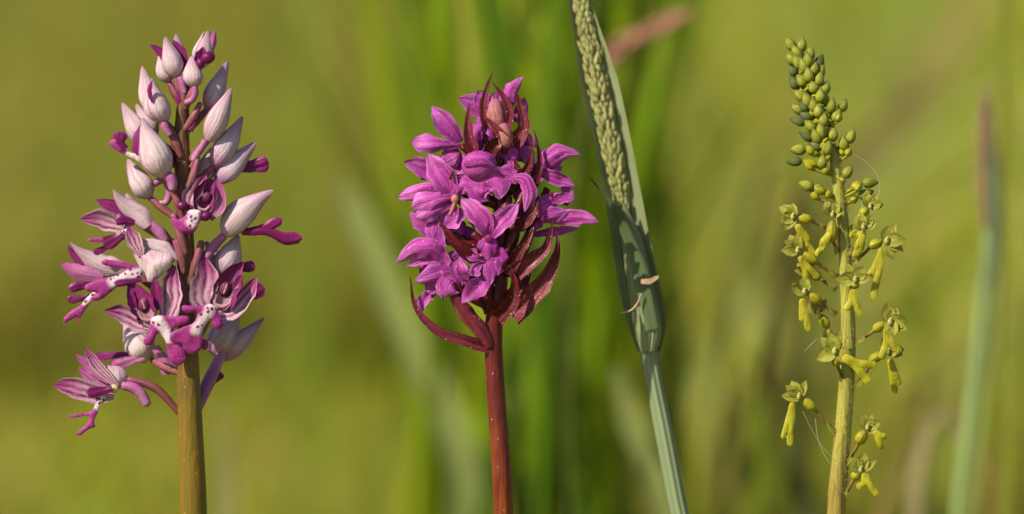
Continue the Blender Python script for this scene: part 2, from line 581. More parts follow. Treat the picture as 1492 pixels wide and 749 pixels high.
budpink = M_petal('pink_bud', (.46, .18, .17), tip=(.42, .15, .22), vein=(.26, .05, .07), nveins=4, vstr=.6, mott=.3, specks=.1, trans=.2)
stem_m = M_stem('wine_stem', (.19, .045, .008), (.105, .011, .013), (.70, .84), (.075, .008, .007), dots=(.40, .26, .20))
# green twayblade
budgreen = M_petal('green_bud', (.29, .32, .028), tip=(.17, .17, .022), vein=(.15, .18, .018), nveins=4, vstr=.5, mott=.35, trans=.15, rough=.42, alt=(.18, .205, .025), tip_at=(.6, 1.1), edge=(.075, .085, .012), epow=5)
buddark = M_petal('dark_green_bud', (.10, .135, .028), tip=(.08, .07, .025), vein=(.035, .06, .015), nveins=4, vstr=.5, mott=.3, trans=.08, rough=.42)
ovgreen = M_petal('yellow_ovary', (.36, .34, .015), tip=(.28, .27, .018), vein=(.22, .22, .012), nveins=5, vstr=.6, mott=.2, trans=.2, rough=.4)
sepgreen = M_petal('green_sepal', (.40, .42, .06), tip=(.34, .33, .045), vein=(.17, .19, .025), nveins=3, vstr=.5, mott=.3, trans=.3, rough=.45, edge=(.20, .15, .03), epow=12)
lipyellow = M_petal('yellow_lip', (.45, .44, .028), tip=(.50, .45, .03), vein=(.28, .27, .015), nveins=2, vstr=.4, mott=.2, trans=.35, rough=.45)
pedicel = M_petal('brown_pedicel', (.17, .09, .03), tip=(.26, .20, .03), mott=.4, trans=.05, rough=.6)
colwhite = M_petal('column', (.42, .41, .14), mott=.2, trans=.2)
stem_r = M_stem('hairy_stem', (.28, .215, .045), (.31, .31, .05), (.66, .8), (.17, .11, .02), rough=.6)
hairmat = M_petal('hair', (.66, .58, .30), mott=.1, trans=.4)
# grasses
ear_sheath = M_blade('sheath_green', (.33, .38, .20), tip=(.37, .42, .22), trans=.4)
ear_leaf = M_blade('sheath_leaf', (.16, .22, .10), tip=(.13, .14, .05), trans=.2)
ear_stem = M_blade('blue_green_stem', (.155, .215, .11), tip=(.22, .27, .15), trans=.12)
spikemat = M_petal('spikelet', (.37, .40, .14), tip=(.33, .15, .16), vein=(.20, .22, .05), nveins=4, vstr=.5, mott=.3, trans=.2, tip_at=(.6, 1.05), rough=.6)
anther = M_petal('anther', (.60, .42, .26), mott=.3, trans=.3)
threadmat = M_petal('thread', (.75, .75, .68), mott=.05, trans=.4)
# ------------------------------------------------------------------ the meadow
def ground_h(x, y):
    r = np.maximum(0, y - 14)
    return 5.5 * (1 - np.exp(-(r / 26) ** 2)) + .02 * np.sin(x * 1.3) * np.sin(y * .9) * np.clip((y - 2) / 3, 0, 1)


def build_ground():
    m = NT('meadow_soil')
    ob = m.coord('object')
    a = m.noise(ob, 1.1, 5., .6); b = m.noise(ob, 26., 4., .6)
    col = m.mix(m.ramp(a, .35, .65), (.20, .19, .026), (.27, .24, .036))
    col = m.mix(m.ramp(b, .35, .7, 0., .7), col, (.13, .13, .018))
    mat = m.finish(col, .9, 0, None, b, .02)
    xs = np.concatenate([np.linspace(-60, -8, 20), np.linspace(-7, 7, 30), np.linspace(8, 60, 20)])
    ys = np.concatenate([np.linspace(-40, -3, 10), np.linspace(-2, 14, 40), np.linspace(15, 120, 40)])
    X, Y = np.meshgrid(xs, ys)
    Z = ground_h(X, Y)
    v = np.stack([X.ravel(), Y.ravel(), Z.ravel()], 1)
    n = len(xs)
    f = [(j * n + i, j * n + i + 1, (j + 1) * n + i + 1, (j + 1) * n + i) for j in range(len(ys) - 1) for i in range(n - 1)]
    me = bpy.data.meshes.new('ground'); me.from_pydata(v.tolist(), [], f)
    me.polygons.foreach_set('use_smooth', np.ones(len(f), bool))
    me.materials.append(mat)
    o = bpy.data.objects.new('ground', me); COL.objects.link(o); o['kind'] = 'structure'


def grass_mass(name, label, x, y, h, w, tint, lean, mat, nst=5, face=None):
    """One mesh of many curved blades; arrays per blade."""
    n = len(x)
    az = rng.uniform(0, 2 * np.pi, n) if face is None else face
    fa = rng.uniform(-1.0, 1.0, n)                                 # blade face turned about the vertical
    t = np.linspace(0, 1, nst)
    z0 = ground_h(x, y)
    cx = x[:, None] + np.cos(az)[:, None] * (lean * h)[:, None] * t ** 2
    cy = y[:, None] + np.sin(az)[:, None] * (lean * h)[:, None] * t ** 2
    cz = z0[:, None] + h[:, None] * (t - .18 * lean[:, None] * t ** 2)
    ww = w[:, None] * np.interp(t, [0, .3, .7, 1], [.7, 1, .75, .05])
    bx, by = np.cos(fa)[:, None] * ww * .5, np.sin(fa)[:, None] * ww * .5
    v = np.empty((n, nst, 2, 3))
    v[..., 0, 0], v[..., 0, 1], v[..., 0, 2] = cx - bx, cy - by, cz
    v[..., 1, 0], v[..., 1, 1], v[..., 1, 2] = cx + bx, cy + by, cz
    base = (np.arange(n) * nst * 2)[:, None] + (np.arange(nst - 1) * 2)[None]
    f = np.stack([base, base + 1, base + 3, base + 2], -1).reshape(-1, 4)
    me = bpy.data.meshes.new(name)
    nv, nf = n * nst * 2, len(f)
    me.vertices.add(nv); me.vertices.foreach_set('co', v.ravel())
    me.loops.add(nf * 4); me.loops.foreach_set('vertex_index', f.ravel().astype(np.int32))
    me.polygons.add(nf); me.polygons.foreach_set('loop_start', (np.arange(nf) * 4).astype(np.int32))
    me.polygons.foreach_set('use_smooth', np.ones(nf, bool))
    me.update(calc_edges=True)
    c = np.repeat(np.column_stack([tint, np.ones(n)]), nst * 2, axis=0)
    me.attributes.new('tint', 'FLOAT_COLOR', 'POINT').data.foreach_set('color', c.ravel())
    me.materials.append(mat)
    o = bpy.data.objects.new(name, me); COL.objects.link(o)
    o['kind'] = 'stuff'; o['label'] = label; o['category'] = 'grass'
    return o


def tints(n, cols, wts, var=.18):
    cols = np.array(cols)
    c = cols[rng.choice(len(cols), n, p=np.array(wts) / sum(wts))]
    return np.clip(c * rng.normal(1, var, (n, 1)) * rng.normal(1, .05, (n, 3)), .004, .9)


def wedge(n, px0, px1, y0, y1, power=1.):
    """Spots on the ground seen between two photograph columns, between y0 and y1 behind the flowers."""
    y = y0 + (y1 - y0) * rng.uniform(0, 1, n) ** power
    dist = (y + .9)
    x = (rng.uniform(px0, px1, n) - 746) * S / D * dist
    return x, y


OLIVE = (.275, .25, .030); YEL = (.33, .29, .045); GREEN = (.155, .24, .003); DEEP = (.055, .115, .002)
LIME = (.27, .345, .005); TAN = (.40, .30, .11); SAGE = (.29, .33, .11); GOLD = (.26, .19, .03)
build_ground()
gm = M_grass('meadow_grass')
# short far sward, reaching beyond the top of the picture
n = 42000
x, y = wedge(n, -500, 2000, 1.9, 20.0, 1.5)
px = x / (y + .9) * D / S + 746
right = np.clip((px - 900) / 300, 0, 1)[:, None]
t = tints(n, (OLIVE, YEL, GREEN, TAN), (5, 2.2, 2.2, .5)) * (1 - right) + tints(n, (LIME, YEL, GREEN, SAGE), (4.5, 2.2, 1.2, 1.2)) * right * 1.25
grass_mass('meadow_grass', 'short olive meadow grass melting into blur far behind the flowers', x, y, rng.uniform(.06, .17, n) * (1 + .05 * y), rng.uniform(.003, .007, n) * (1 + .28 * y), t, rng.uniform(.05, .7, n), gm)
# undergrowth round the orchids' feet, below the picture
n = 6000
x = rng.uniform(-.9, .9, n); y = rng.uniform(-.25, 1.0, n)
x = np.where(np.abs(x) < .02, x + .05, x)
grass_mass('low_grass', 'low green grass round the feet of the orchids', x, y, rng.uniform(.05, .15, n), rng.uniform(.002, .005, n), tints(n, (GREEN, OLIVE, LIME), (3, 2, 1)), rng.uniform(.1, .8, n), gm)
# lush tall grass behind the purple orchid
n = 560
x, y = wedge(n, 590, 930, .32, 1.1, 1.0)
h = rng.uniform(.32, .72, n)
px = x / (y + .9) * D / S + 746
face = np.where(px < 720, rng.uniform(-.8, .8, n), np.where(px > 860, rng.uniform(2.3, 4.0, n), rng.uniform(0, 6.28, n)))
grass_mass('lush_grass', 'lush tall green grass close behind the purple orchid', x, y, h, rng.uniform(.004, .011, n), tints(n, (GREEN, LIME, DEEP, OLIVE, SAGE), (4.5, 4, 2.2, .8, .8), .28) * 1.15, rng.uniform(.01, .2, n), gm, nst=7, face=face)
# paler finer grass behind the green orchid
n = 190
x, y = wedge(n, 1040, 1600, 1.5, 3.4, .9)
grass_mass('pale_grass', 'pale yellow green tall grass behind the green orchid', x, y, rng.uniform(.2, .6, n), rng.uniform(.003, .008, n), tints(n, (LIME, YEL, SAGE, GREEN, TAN), (3.5, 3, 2, 2, .5), .15), rng.uniform(.05, .6, n), gm, nst=7)


# short turf
n = 4200
x, y = wedge(n, -300, 1800, 1.0, 3.2, 1.0)
grass_mass('turf_grass', 'short yellow green turf between the tall clumps', x, y, rng.uniform(.03, .10, n), rng.uniform(.003, .007, n), tints(n, (LIME, YEL, OLIVE, GREEN, TAN), (3, 3, 2, 1.2, .5), .15), rng.uniform(.3, 1.1, n), gm)
# blades that cross the tall clumps at a slant
n = 120
x, y = wedge(n, 580, 920, .45, .95)
grass_mass('leaning_grass', 'green blades leaning across each other behind the purple orchid', x, y, rng.uniform(.35, .6, n), rng.uniform(.005, .010, n), tints(n, (LIME, GREEN, SAGE, DEEP, TAN), (3, 3, 1.5, 2, .4), .2), rng.uniform(.1, .32, n), gm, nst=8, face=np.where(x / (y + .9) * D / S + 746 < 780, 0, np.pi) + rng.uniform(-.5, .5, n))
n = 75
x, y = wedge(n, 960, 1400, 1.2, 2.2)
grass_mass('slanting_grass', 'pale blades slanting to the right behind the green orchid', x, y, rng.uniform(.3, .6, n), rng.uniform(.005, .010, n), tints(n, (LIME, YEL, SAGE, TAN, GREEN), (3, 2.5, 2, .8, 1.5), .15) * 1.1, rng.uniform(.6, 1.2, n), gm, nst=8, face=rng.uniform(-.4, .4, n))


# ------------------------------------------------------------------ single grasses that can be told apart
def to_ground(x, y, d, dx=0.):
    w = place(V((x, y), d))
    return pix((w[0] + dx, w[1] + .004, float(ground_h(w[0], w[1])) - .003))


def blade(label, pts, hw, back, mat, cup=.5, prof='blade', twist=0., dx=0., rooted=True, name='grass_leaf', foot=None):
    """A single blade; pts run from its foot up to its tip, back = metres behind the flowers."""
    d = -back / S
    P = [(p[0], p[1]) for p in pts]
    if rooted:
        g = to_ground(P[0][0], P[0][1], d, dx)
        P = [(g[0], -g[1], g[2] - d), ((P[0][0] * .7 + g[0] * .3), P[0][1] * .7 - g[1] * .3, (g[2] - d) * .3)] + P
    o = part(name, petal(P, hw, d, cup, prof, 3., twist=twist, nv=26, nu=7), mat)
    o['label'] = label; o['category'] = 'grass'; o['group'] = 'single grasses behind the orchids'
    return o


g_pale = M_blade('blade_pale', (.25, .31, .085), (.29, .33, .10))
g_mid = M_blade('blade_green', (.17, .24, .014), (.21, .27, .02))
g_sage = M_blade('blade_sage', (.21, .25, .10), (.24, .27, .12))
g_blue = M_blade('blade_blue_green', (.13, .235, .10), (.13, .22, .12))
g_dry = M_blade('blade_dry', (.37, .25, .08), (.40, .28, .10))
g_orange = M_blade('blade_orange', (.36, .20, .035), (.33, .21, .04))
g_yellow = M_blade('blade_yellow', (.27, .29, .035), (.29, .30, .04))
g_straw = M_blade('blade_straw', (.50, .37, .22), (.52, .40, .25))
g_brown = M_blade('blade_brown', (.22, .13, .05), (.25, .15, .06))
EV = [(0, .8), (.5, 1), (.95, .9), (1, .3)]
blade('broad pale green blade slanting down behind the purple orchid', [(668, 640), (610, 520), (556, 405), (522, 325), (495, 262)], 27, .33, g_pale, prof=EV)
blade('upright pale green stalk below the left of the purple flowers', [(668, 740), (672, 640), (684, 520), (690, 430)], 22, .40, g_pale)
blade('upright grey green blade above the top of the purple orchid', [(722, 380), (718, 150), (712, 40), (705, -80)], 24, .62, g_sage, prof=EV)
blade('grey green blade rising between purple orchid and grass ear', [(770, 460), (778, 300), (790, 170), (806, 60), (815, -60)], 22, .36, g_sage, prof=EV)
blade('orange brown dry blade between the purple orchid and grass ear', [(810, 480), (806, 330), (804, 200), (802, 90), (815, -20)], 19, .55, g_orange, prof=EV)
blade('thin orange dry stem above the purple orchid', [(690, 400), (686, 180), (683, 40), (680, -40)], 11, .70, g_orange, prof=EV)
blade('wide pale green blade with a blunt bend below the ear', [(968, 740), (940, 660), (912, 585), (898, 535)], 20, .30, g_pale, prof=[(0, .6), (.6, 1), (.93, .9), (1, .35)])
blade('dry yellowish blade crossing low beside the purple stem', [(735, 690), (762, 625), (795, 575), (818, 548)], 12, .42, g_dry)
blade('pale green blade low between purple stem and the ear', [(790, 740), (795, 650), (803, 575), (815, 520)], 15, .46, g_sage)
blade('green blade behind the grass ear reaching the top', [(985, 560), (960, 330), (925, 150), (905, -30)], 20, .55, g_mid, prof=EV)
blade('yellowish green blade behind the tip of the ear', [(905, 420), (908, 250), (900, 120), (915, 10), (925, -60)], 18, .75, g_pale, prof=EV)
blade('slim dark green blade beside the purple stem', [(850, 700), (845, 560), (850, 420), (862, 300)], 22, .75, g_mid, prof=EV)
blade('bright yellow green stem at the far right', [(1462, 800), (1464, 560), (1467, 300), (1471, 100), (1474, -60)], 12, .22, g_yellow, prof='even', cup=1.2)
blade('broad green stem leaning behind the pink tipped stalk', [(1400, 790), (1420, 640), (1440, 480), (1456, 330), (1462, 200)], 15, .26, g_pale, cup=1.2, prof=EV)
blade('pale bent straw leaf drooping between green orchid and stalk', [(1330, 800), (1335, 700), (1356, 610), (1380, 592), (1396, 625), (1404, 680)], 10, .30, g_straw, prof='strap')
blade('thin dry leaf arching beside the lower green flowers', [(1445, 720), (1420, 630), (1370, 592), (1310, 580), (1250, 578)], 9, .36, g_dry, prof='blade')
blade('dry brown stem slanting low behind the green orchid', [(1270, 790), (1300, 710), (1330, 640), (1352, 590)], 9, .30, g_dry)
blade('brown grass stalk left of the green orchid', [(1085, 760), (1092, 620), (1120, 470), (1150, 360), (1170, 250)], 9, .42, g_dry, prof=EV)
blade('fresh green blade left of the lowest green flowers', [(1090, 700), (1105, 560), (1128, 470), (1160, 400)], 13, .38, g_mid)
blade('tan blade leaning across the upper background on the right', [(1150, 420), (1215, 270), (1300, 180), (1400, 50), (1450, -40)], 16, .95, g_dry, prof=EV)
blade('pale stem crossing behind the upper green buds', [(1200, 330), (1290, 150), (1370, 20), (1400, -60)], 15, 1.2, g_yellow, prof=EV)
blade('pinkish brown upright stalk left of the green bud spike', [(1130, 700), (1132, 400), (1138, 200), (1130, 60)], 12, 1.2, g_dry, prof=EV)
blade('pale cream stalk low behind the pink orchid stem', [(328, 760), (330, 690), (322, 620), (310, 570)], 17, .42, M_blade('blade_cream', (.32, .31, .12)), prof='strap')
blade('faint green upright stem right of the pink orchid', [(448, 760), (446, 560), (440, 330), (442, 100), (450, -80)], 22, 1.3, g_mid, prof=EV)


blade('bright lime blade left of the purple orchid near the top', [(600, 420), (572, 260), (548, 120), (530, -40)], 20, .5, M_blade('blade_lime', (.26, .33, .012)), prof=EV)
blade('dark blade painted as shade left of the purple flower head', [(610, 520), (606, 330), (600, 160), (594, -40)], 17, .6, M_blade('blade_shade', (.075, .14, .008)), prof=EV)  # dark colour stands in for upright shade between the bright blades
blade('deep green blade at the top right of the ear', [(975, 420), (968, 260), (955, 120), (960, -40)], 16, .6, M_blade('blade_forest', (.07, .14, .008)), prof=EV)
blade('shadow dark blade right above the purple orchid', [(752, 300), (756, 180), (760, 60), (766, -50)], 15, .62, M_blade('blade_shadow', (.075, .145, .008)), prof=EV)  # shade of a gap in the grass, put into the blade colour
blade('short green blade low left of the purple stem', [(545, 740), (560, 660), (590, 600), (640, 560)], 13, .45, g_mid)
blade('lime blade leaning right behind the lower purple stem', [(560, 720), (600, 600), (625, 470), (640, 330)], 13, .55, g_yellow)
blade('dark green blade standing between purple stem and the ear', [(860, 760), (858, 600), (868, 440), (880, 340)], 17, .5, M_blade('blade_deep', (.055, .115, .010)), prof=EV)
blade('pale seed stalk leaning left of the green orchid', [(1040, 740), (1052, 560), (1082, 380), (1112, 240)], 8, .6, g_sage, prof=EV)
blade('thin pale blade crossing low behind the green orchid', [(1180, 760), (1150, 640), (1100, 545), (1030, 470)], 8, .5, g_sage)
blade('thin green blade curving up right of the green orchid', [(1330, 760), (1345, 600), (1342, 440), (1310, 300)], 9, .55, g_mid)


def grass_head(label, pts, hw, back, mat, k=26, r=6., rooted=True, stalk=None):
    """A flowering grass: thin stalk and a loose head of spikelets."""
    d = -back / S
    P = smooth([V(p, 0) for p in pts], 40)
    foot = to_ground(pts[0][0], pts[0][1], d)
    root = thing('flowering_grass', label, 'grass', place(V(pts[0], d)) * np.array([1, 1, 0]), 'flowering grasses')
    part('stalk', tube([(foot[0], -foot[1], foot[2] - d)] + pts, [3.2, 2.6, 2.0], d, 8, 22), stalk or g_pale, root)
    for i in range(k):
        q = P[int(4 + 35 * i / k)]
        a = random.uniform(0, 6.28)
        rr = hw * math.sin(math.pi * min(.98, (i + 1.5) / (k + 2))) ** .7
        e = (q[0] + rr * math.cos(a), -q[1] + rr * .5 * math.sin(a), rr * math.sin(a))
        T = unit(P[-1] - P[0])
        part('spikelet', shell((e[0], e[1], e[2]), (e[0] + T[0] * r * 3, e[1] - T[1] * r * 3, e[2]), r, d, nu=9, nv=8), mat, root)


reddish = M_petal('red_spikelet', (.36, .15, .11), tip=(.40, .22, .14), mott=.3, trans=.2)
goldsp = M_petal('gold_spikelet', (.34, .27, .05), tip=(.36, .28, .08), mott=.3, trans=.2)
grass_head('reddish grass head nodding at the top beside the ear', [(872, 112), (905, 66), (945, 48), (1000, 22)], 10, .26, reddish, 30, 7)
grass_head('small golden grass head behind the ear', [(915, 230), (914, 175), (918, 110)], 9, .40, goldsp, 16, 7)
grass_head('rusty grass head low left of the purple stem', [(640, 720), (642, 670), (646, 600)], 8, .45, reddish, 14, 7)
grass_head('rusty grass head low left of the green orchid', [(1055, 720), (1062, 640), (1075, 560)], 8, .55, reddish, 14, 6)

# the pink tipped stalk right of the green orchid
back = .19
d = -back / S
st = [(1398, 730), (1412, 620), (1428, 480), (1440, 340), (1444, 230)]
f = to_ground(1398, 730, d)
root = thing('budding_stalk', 'blue green grass stalk with a pink bud right of the green orchid', 'grass', place(V((1398, 730), d)) * np.array([1, 1, 0]))
part('stem', tube([(f[0], -f[1], f[2] - d)] + st, [10, 10, 10, 9, 7.5, 5], d, 14, 90), M_blade('stalk_blue', (.25, .33, .08), (.23, .31, .13), trans=.1), root)
pinkbud = M_petal('pink_grass_bud', (.36, .20, .13), tip=(.42, .20, .20), vein=(.24, .22, .06), nveins=4, vstr=.5, mott=.3, trans=.2)
part('bud', shell((1440, 245), (1439, 112), 9, d, nu=14), pinkbud, root)
part('bract', petal([(1434, 330), (1430, 240), (1433, 160), (1441, 122)], 6, d + 12, -.8, 'strap'), pinkbud, root)
part('leaf', petal([(1446, 420), (1450, 330), (1448, 250), (1442, 190)], 9, d + 10, -.8), ear_stem, root)

# the sheathed grass ear right of the purple orchid
d = -110.
f = to_ground(1000, 800, d)
root = thing('grass_ear', 'pale green grass ear half wrapped in its sheath beside purple orchid', 'grass', place(V((1000, 800), d)) * np.array([1, 1, 0]))
part('stem', tube([(f[0], -f[1], f[2] - d), ((f[0] + 1000) / 2, (-f[1] + 800) / 2, (f[2] - d) / 2), (1000, 800), (985, 720), (966, 620), (950, 540), (944, 500)], [14, 14, 13.5, 13.5, 13.5, 13, 12.5], d, 16, 120), ear_stem, root)
part('sheath', petal([(945, 512), (943, 470), (933, 425), (919, 350), (901, 250), (880, 150), (848, 20), (826, -80)], 37, d - 8, 1.35, [(0, .6), (.07, 1.1), (.16, 1.12), (.3, 1), (.5, 1.0), (.66, 1.04), (.85, .62), (1, .1)], 3.5, nv=48, nu=17, irr=.012), ear_sheath, root)
part('sheath_fold', petal([(945, 512), (944, 470), (935, 425), (921, 350), (909, 296)], 28, d + 22, -1.3, [(0, .55), (.06, .8), (.14, 1.1), (.4, 1), (.7, .8), (1, .1)], 3., nv=28, nu=13, irr=.015), ear_sheath, root)
lf = part('leaf', petal([(950, 480), (940, 425), (918, 350), (888, 292), (858, 257)], 12, d + 42, -.5, [(0, .9), (.3, 1), (.6, .75), (.85, .3), (1, .03)], 3., nv=24, nu=9), ear_leaf, root)
part('anther', petal([(934, 410), (946, 410), (960, 402)], 4, d + 54, .3, 'strap'), anther, root)
part('anther', tube([(905, 456), (920, 452), (930, 440), (934, 428)], [1.2, 1.6, 1.0], d + 48, 6, 12), anther, root)
# spikelets: one shared mesh, set row by row round the axis
axis = smooth([V(p, d - 1) for p in [(909, 318), (898, 250), (876, 150), (850, 20), (834, -60)]], 200)
proto = None
nrow = 44
Bp = Matrix((RT, UP, -FW)).transposed()
for i in range(nrow):
    s = i / (nrow - 1)
    k = min(197, int(s * 198)) + 1
    C = axis[k]; T = unit(axis[min(k + 1, 199)] - axis[k - 1])
    rad = 10.5 * (.55 + .45 * min(1, s * 4)) * (1 - .35 * max(0, s - .55) / .45)
    for j in range(5):
        a = math.radians(-72 + 36 * j + (18 if i % 2 else 0) + random.uniform(-6, 6))
        Z = np.array([0, 0, 1.]); Z = unit(Z - T * (Z @ T)); X = np.cross(T, Z)
        out = Z * math.cos(a) + X * math.sin(a)
        c = C + out * rad
        ax = unit(T + out * random.uniform(.05, .3) + X * random.uniform(-.3, .3))
        w = place(c)
        if proto is None:
            m = shell((0, 0), (0, -20), 4.6, 0, prof=[(0, .3), (.15, .8), (.35, 1), (.6, .72), (.82, .32), (1, .03)], nu=9, nv=8)
            loc = np.stack([m[0][:, 0], m[0][:, 1], m[0][:, 2]], 1) * S
            me = bpy.data.meshes.new('spikelet'); me.from_pydata(loc.tolist(), [], m[1])
            me.polygons.foreach_set('use_smooth', np.ones(len(me.polygons), bool))
            ul = me.uv_layers.new(name='UVMap')
            for lp in me.loops:
                ul.data[lp.index].uv = m[2][lp.vertex_index]
            me.materials.append(spikemat)
            proto = me
        o = bpy.data.objects.new('spikelet', proto); COL.objects.link(o); o.parent = root
        Y = Vector(ax); Zl = Vector(out); Xl = Y.cross(Zl).normalized(); Zl = Xl.cross(Y).normalized()
        R3 = Bp @ Matrix((Xl, Y, Zl)).transposed()
        o.matrix_local = Matrix.Translation(Vector(w) - Vector(ORIGIN[root.name])) @ R3.to_4x4() @ Matrix.Diagonal((random.uniform(.8, 1.2), random.uniform(.85, 1.3), random.uniform(.8, 1.2), 1))
# ------------------------------------------------------------------ pink helmet orchid
def stem_thing(name, label, pts, rads, d, mat, extra=None):
    g = to_ground(pts[0][0], pts[0][1], d)
    root = thing(name, label, 'orchid', place(V(pts[0], d)) * np.array([1, 1, 0]))
    st = part('stem', tube([(g[0], -g[1], g[2] - d), ((g[0] + pts[0][0]) / 2, (-g[1] + pts[0][1]) / 2, (g[2] - d) / 2)] + pts, [rads[0] * 1.15, rads[0] * 1.05] + rads, d, 20, 70), mat, root)
    return root, st


W_SCALE = 1.2
PO, pst = stem_thing('helmet_orchid', 'pale pink orchid with pointed helmet buds and spotted purple lips', [(281, 722), (276, 600), (274, 530), (272, 450), (270, 350), (266, 250), (265, 180), (270, 120), (273, 98)],
                     [20, 18.5, 16, 14, 13, 12, 11, 7, 3], 0, stem_l)


def stem_at(y, tab):
    ys = [p[1] for p in tab][::-1]; xs = [p[0] for p in tab][::-1]
    return float(np.interp(y, ys, xs))


PT = [(281, 722), (276, 600), (274, 530), (272, 450), (270, 350), (266, 250), (265, 180), (270, 120), (273, 98)]


def helmet_bud(base, tip, hw, d, mat=pale, join=None, bend=0., spur=None, turn=0., flat=.95, lips=0.):
    """A closed helmet: three overlapping sepals round an ovary; join = where its ovary leaves the stem."""
    if join is None:
        jy = base[1] + 38
        join = (stem_at(jy, PT), jy)
    mid = (base[0] * .55 + join[0] * .45, base[1] * .6 + join[1] * .4 + 2)
    fl = part('bud', merge(tube([(join[0], join[1], -d * .9), (mid[0], mid[1], -d * .35), base], [4.5, 6.5, 4.2], d, 10, 14)), ovary_l, PO)
    hw *= random.uniform(.84, .95)
    for a in (-2.1, 2.1, 0.):
        c = a + turn
        part('sepal', shell(base, tip if a == 0 else (tip[0] + random.uniform(-3, 3) + lips * math.sin(c) * 6, tip[1] + random.uniform(0, 6)), hw * (1.0 if a == 0 else .97), d, c - 1.28, c + 1.28, BUD, bend, 0, lift=-.6 if a else 1.8, thick=1.0, flat=flat), mat, fl)
    if spur:
        part('spur', tube(spur, [hw * .30, hw * .36, hw * .34, hw * .26], d + 3, 10, 14), spurmat, fl)
    return fl


def extra(parent, name, m, mat):
    return part(name, m, mat, parent)


b = helmet_bud((257, 112), (240, 54), 17, 6, turn=.2, spur=[(262, 112), (266, 122), (269, 136)])
extra(b, 'petal', petal([(268, 104), (264, 80), (252, 58)], 8, -2, .5), magenta)
extra(b, 'petal', petal([(250, 100), (236, 78), (218, 65)], 6, -3, .5), magenta)
extra(b, 'petal', petal([(262, 100), (260, 76), (256, 49)], 8, -8, -.5), pale)
helmet_bud((246, 120), (233, 74), 15, -12, turn=-.6)
b = helmet_bud((290, 100), (304, 44), 15, -14, turn=.4, lips=1.2)
extra(b, 'petal', petal([(297, 95), (306, 70), (314, 44)], 7, -10, -.7), pinkpetal)
b = helmet_bud((283, 127), (279, 82), 16, 13, turn=-.5, spur=[(284, 126), (284, 137), (278, 147), (270, 149)])
extra(b, 'lip', merge(ball((303, 84), 11, 9, 22, 8, .4), ball((292, 92), 7, 8, 18), petal([(290, 100), (292, 85), (297, 68)], 8, 14, .6)), darkmag)
helmet_bud((301, 160), (332, 88), 15, -10, mat=pale_shaded, turn=.3)
helmet_bud((303, 205), (337, 128), 17, 5, turn=.1, spur=[(299, 205), (293, 216), (286, 226), (281, 234)])
helmet_bud((224, 165), (207, 97), 16, -9, turn=-.4)
b = helmet_bud((240, 178), (221, 114), 21, 15, turn=.55, bend=-5, lips=.5, spur=[(238, 176), (242, 188), (248, 197)])
extra(b, 'petal', petal([(222, 150), (218, 132), (222, 116)], 3, 33, .2), magenta)
helmet_bud((214, 210), (178, 150), 18, -9, turn=-.4)
helmet_bud((226, 200), (198, 152), 15, -13, turn=.3)
b = helmet_bud((240, 258), (207, 172), 25, 18, turn=.25, bend=-3, spur=[(242, 254), (250, 262), (252, 276)])
extra(b, 'petal', petal([(216, 240), (203, 215), (206, 180)], 9, 22, -.5), magenta)
extra(b, 'lip', traced([(206, 238), (196, 232), (182, 226), (168, 218), (159, 210), (163, 204), (176, 192), (180, 193), (181, 206), (178, 215), (190, 222), (203, 226)], 20, thick=5, core=[(188, 226), (204, 235)], cr=8), lipmat)
extra(b, 'petal', petal([(182, 218), (174, 206), (178, 192)], 9, 23, -.3, 'club'), darkmag)
b = helmet_bud((218, 288), (186, 232), 20, -12, turn=-.2, join=(256, 318), spur=[(224, 268), (238, 262), (247, 276), (241, 296), (232, 296)])
b = helmet_bud((312, 242), (353, 170), 18, -9, mat=pale_shaded, turn=.3)
b = helmet_bud((316, 266), (371, 208), 17, -16, mat=pale_shaded, turn=-.2)
extra(b, 'lip', merge(petal([(350, 246), (372, 243), (392, 238)], 9, -20, -.25, 'club'), petal([(352, 242), (376, 236), (390, 232)], 6, -18, -.25, 'club')), darkmag)
helmet_bud((290, 268), (312, 212), 16, -20, turn=.2)
b = helmet_bud((325, 342), (398, 277), 23, 0, turn=-.15, bend=-5, join=(284, 392), spur=[(326, 344), (314, 356), (304, 370), (296, 384)])
extra(b, 'lip', merge(petal([(352, 338), (385, 332), (411, 319)], 6.5, 2, -.3, 'club'), petal([(352, 338), (390, 338), (420, 348), (440, 346)], 9, 6, -.6, [(0, .5), (.5, .6), (.8, 1), (.95, .8), (1, .2)])), darkmag)
b = helmet_bud((322, 400), (347, 342), 21, -16, turn=.3)
extra(b, 'lip', merge(petal([(335, 394), (352, 391), (372, 386)], 7, -22, -.25, 'club'), petal([(338, 432), (362, 428), (386, 420)], 10, -24, -.25, 'club')), darkmag)
helmet_bud((322, 398), (300, 352), 14, -22, mat=pale_shaded, turn=.3)


def flower(join, centre, d, r=6.5, parent=PO, mat=ovary_l, via=None, name='flower'):
    mid = via or ((join[0] + centre[0]) / 2, (join[1] + centre[1]) / 2 + 3)
    dm = -d * .45 if len(mid) == 2 else mid[2]
    return part(name, tube([(join[0], join[1], -d * .9), (mid[0], mid[1], dm), centre], [r * .75, r, r * .7], d, 10, 14), mat, parent)


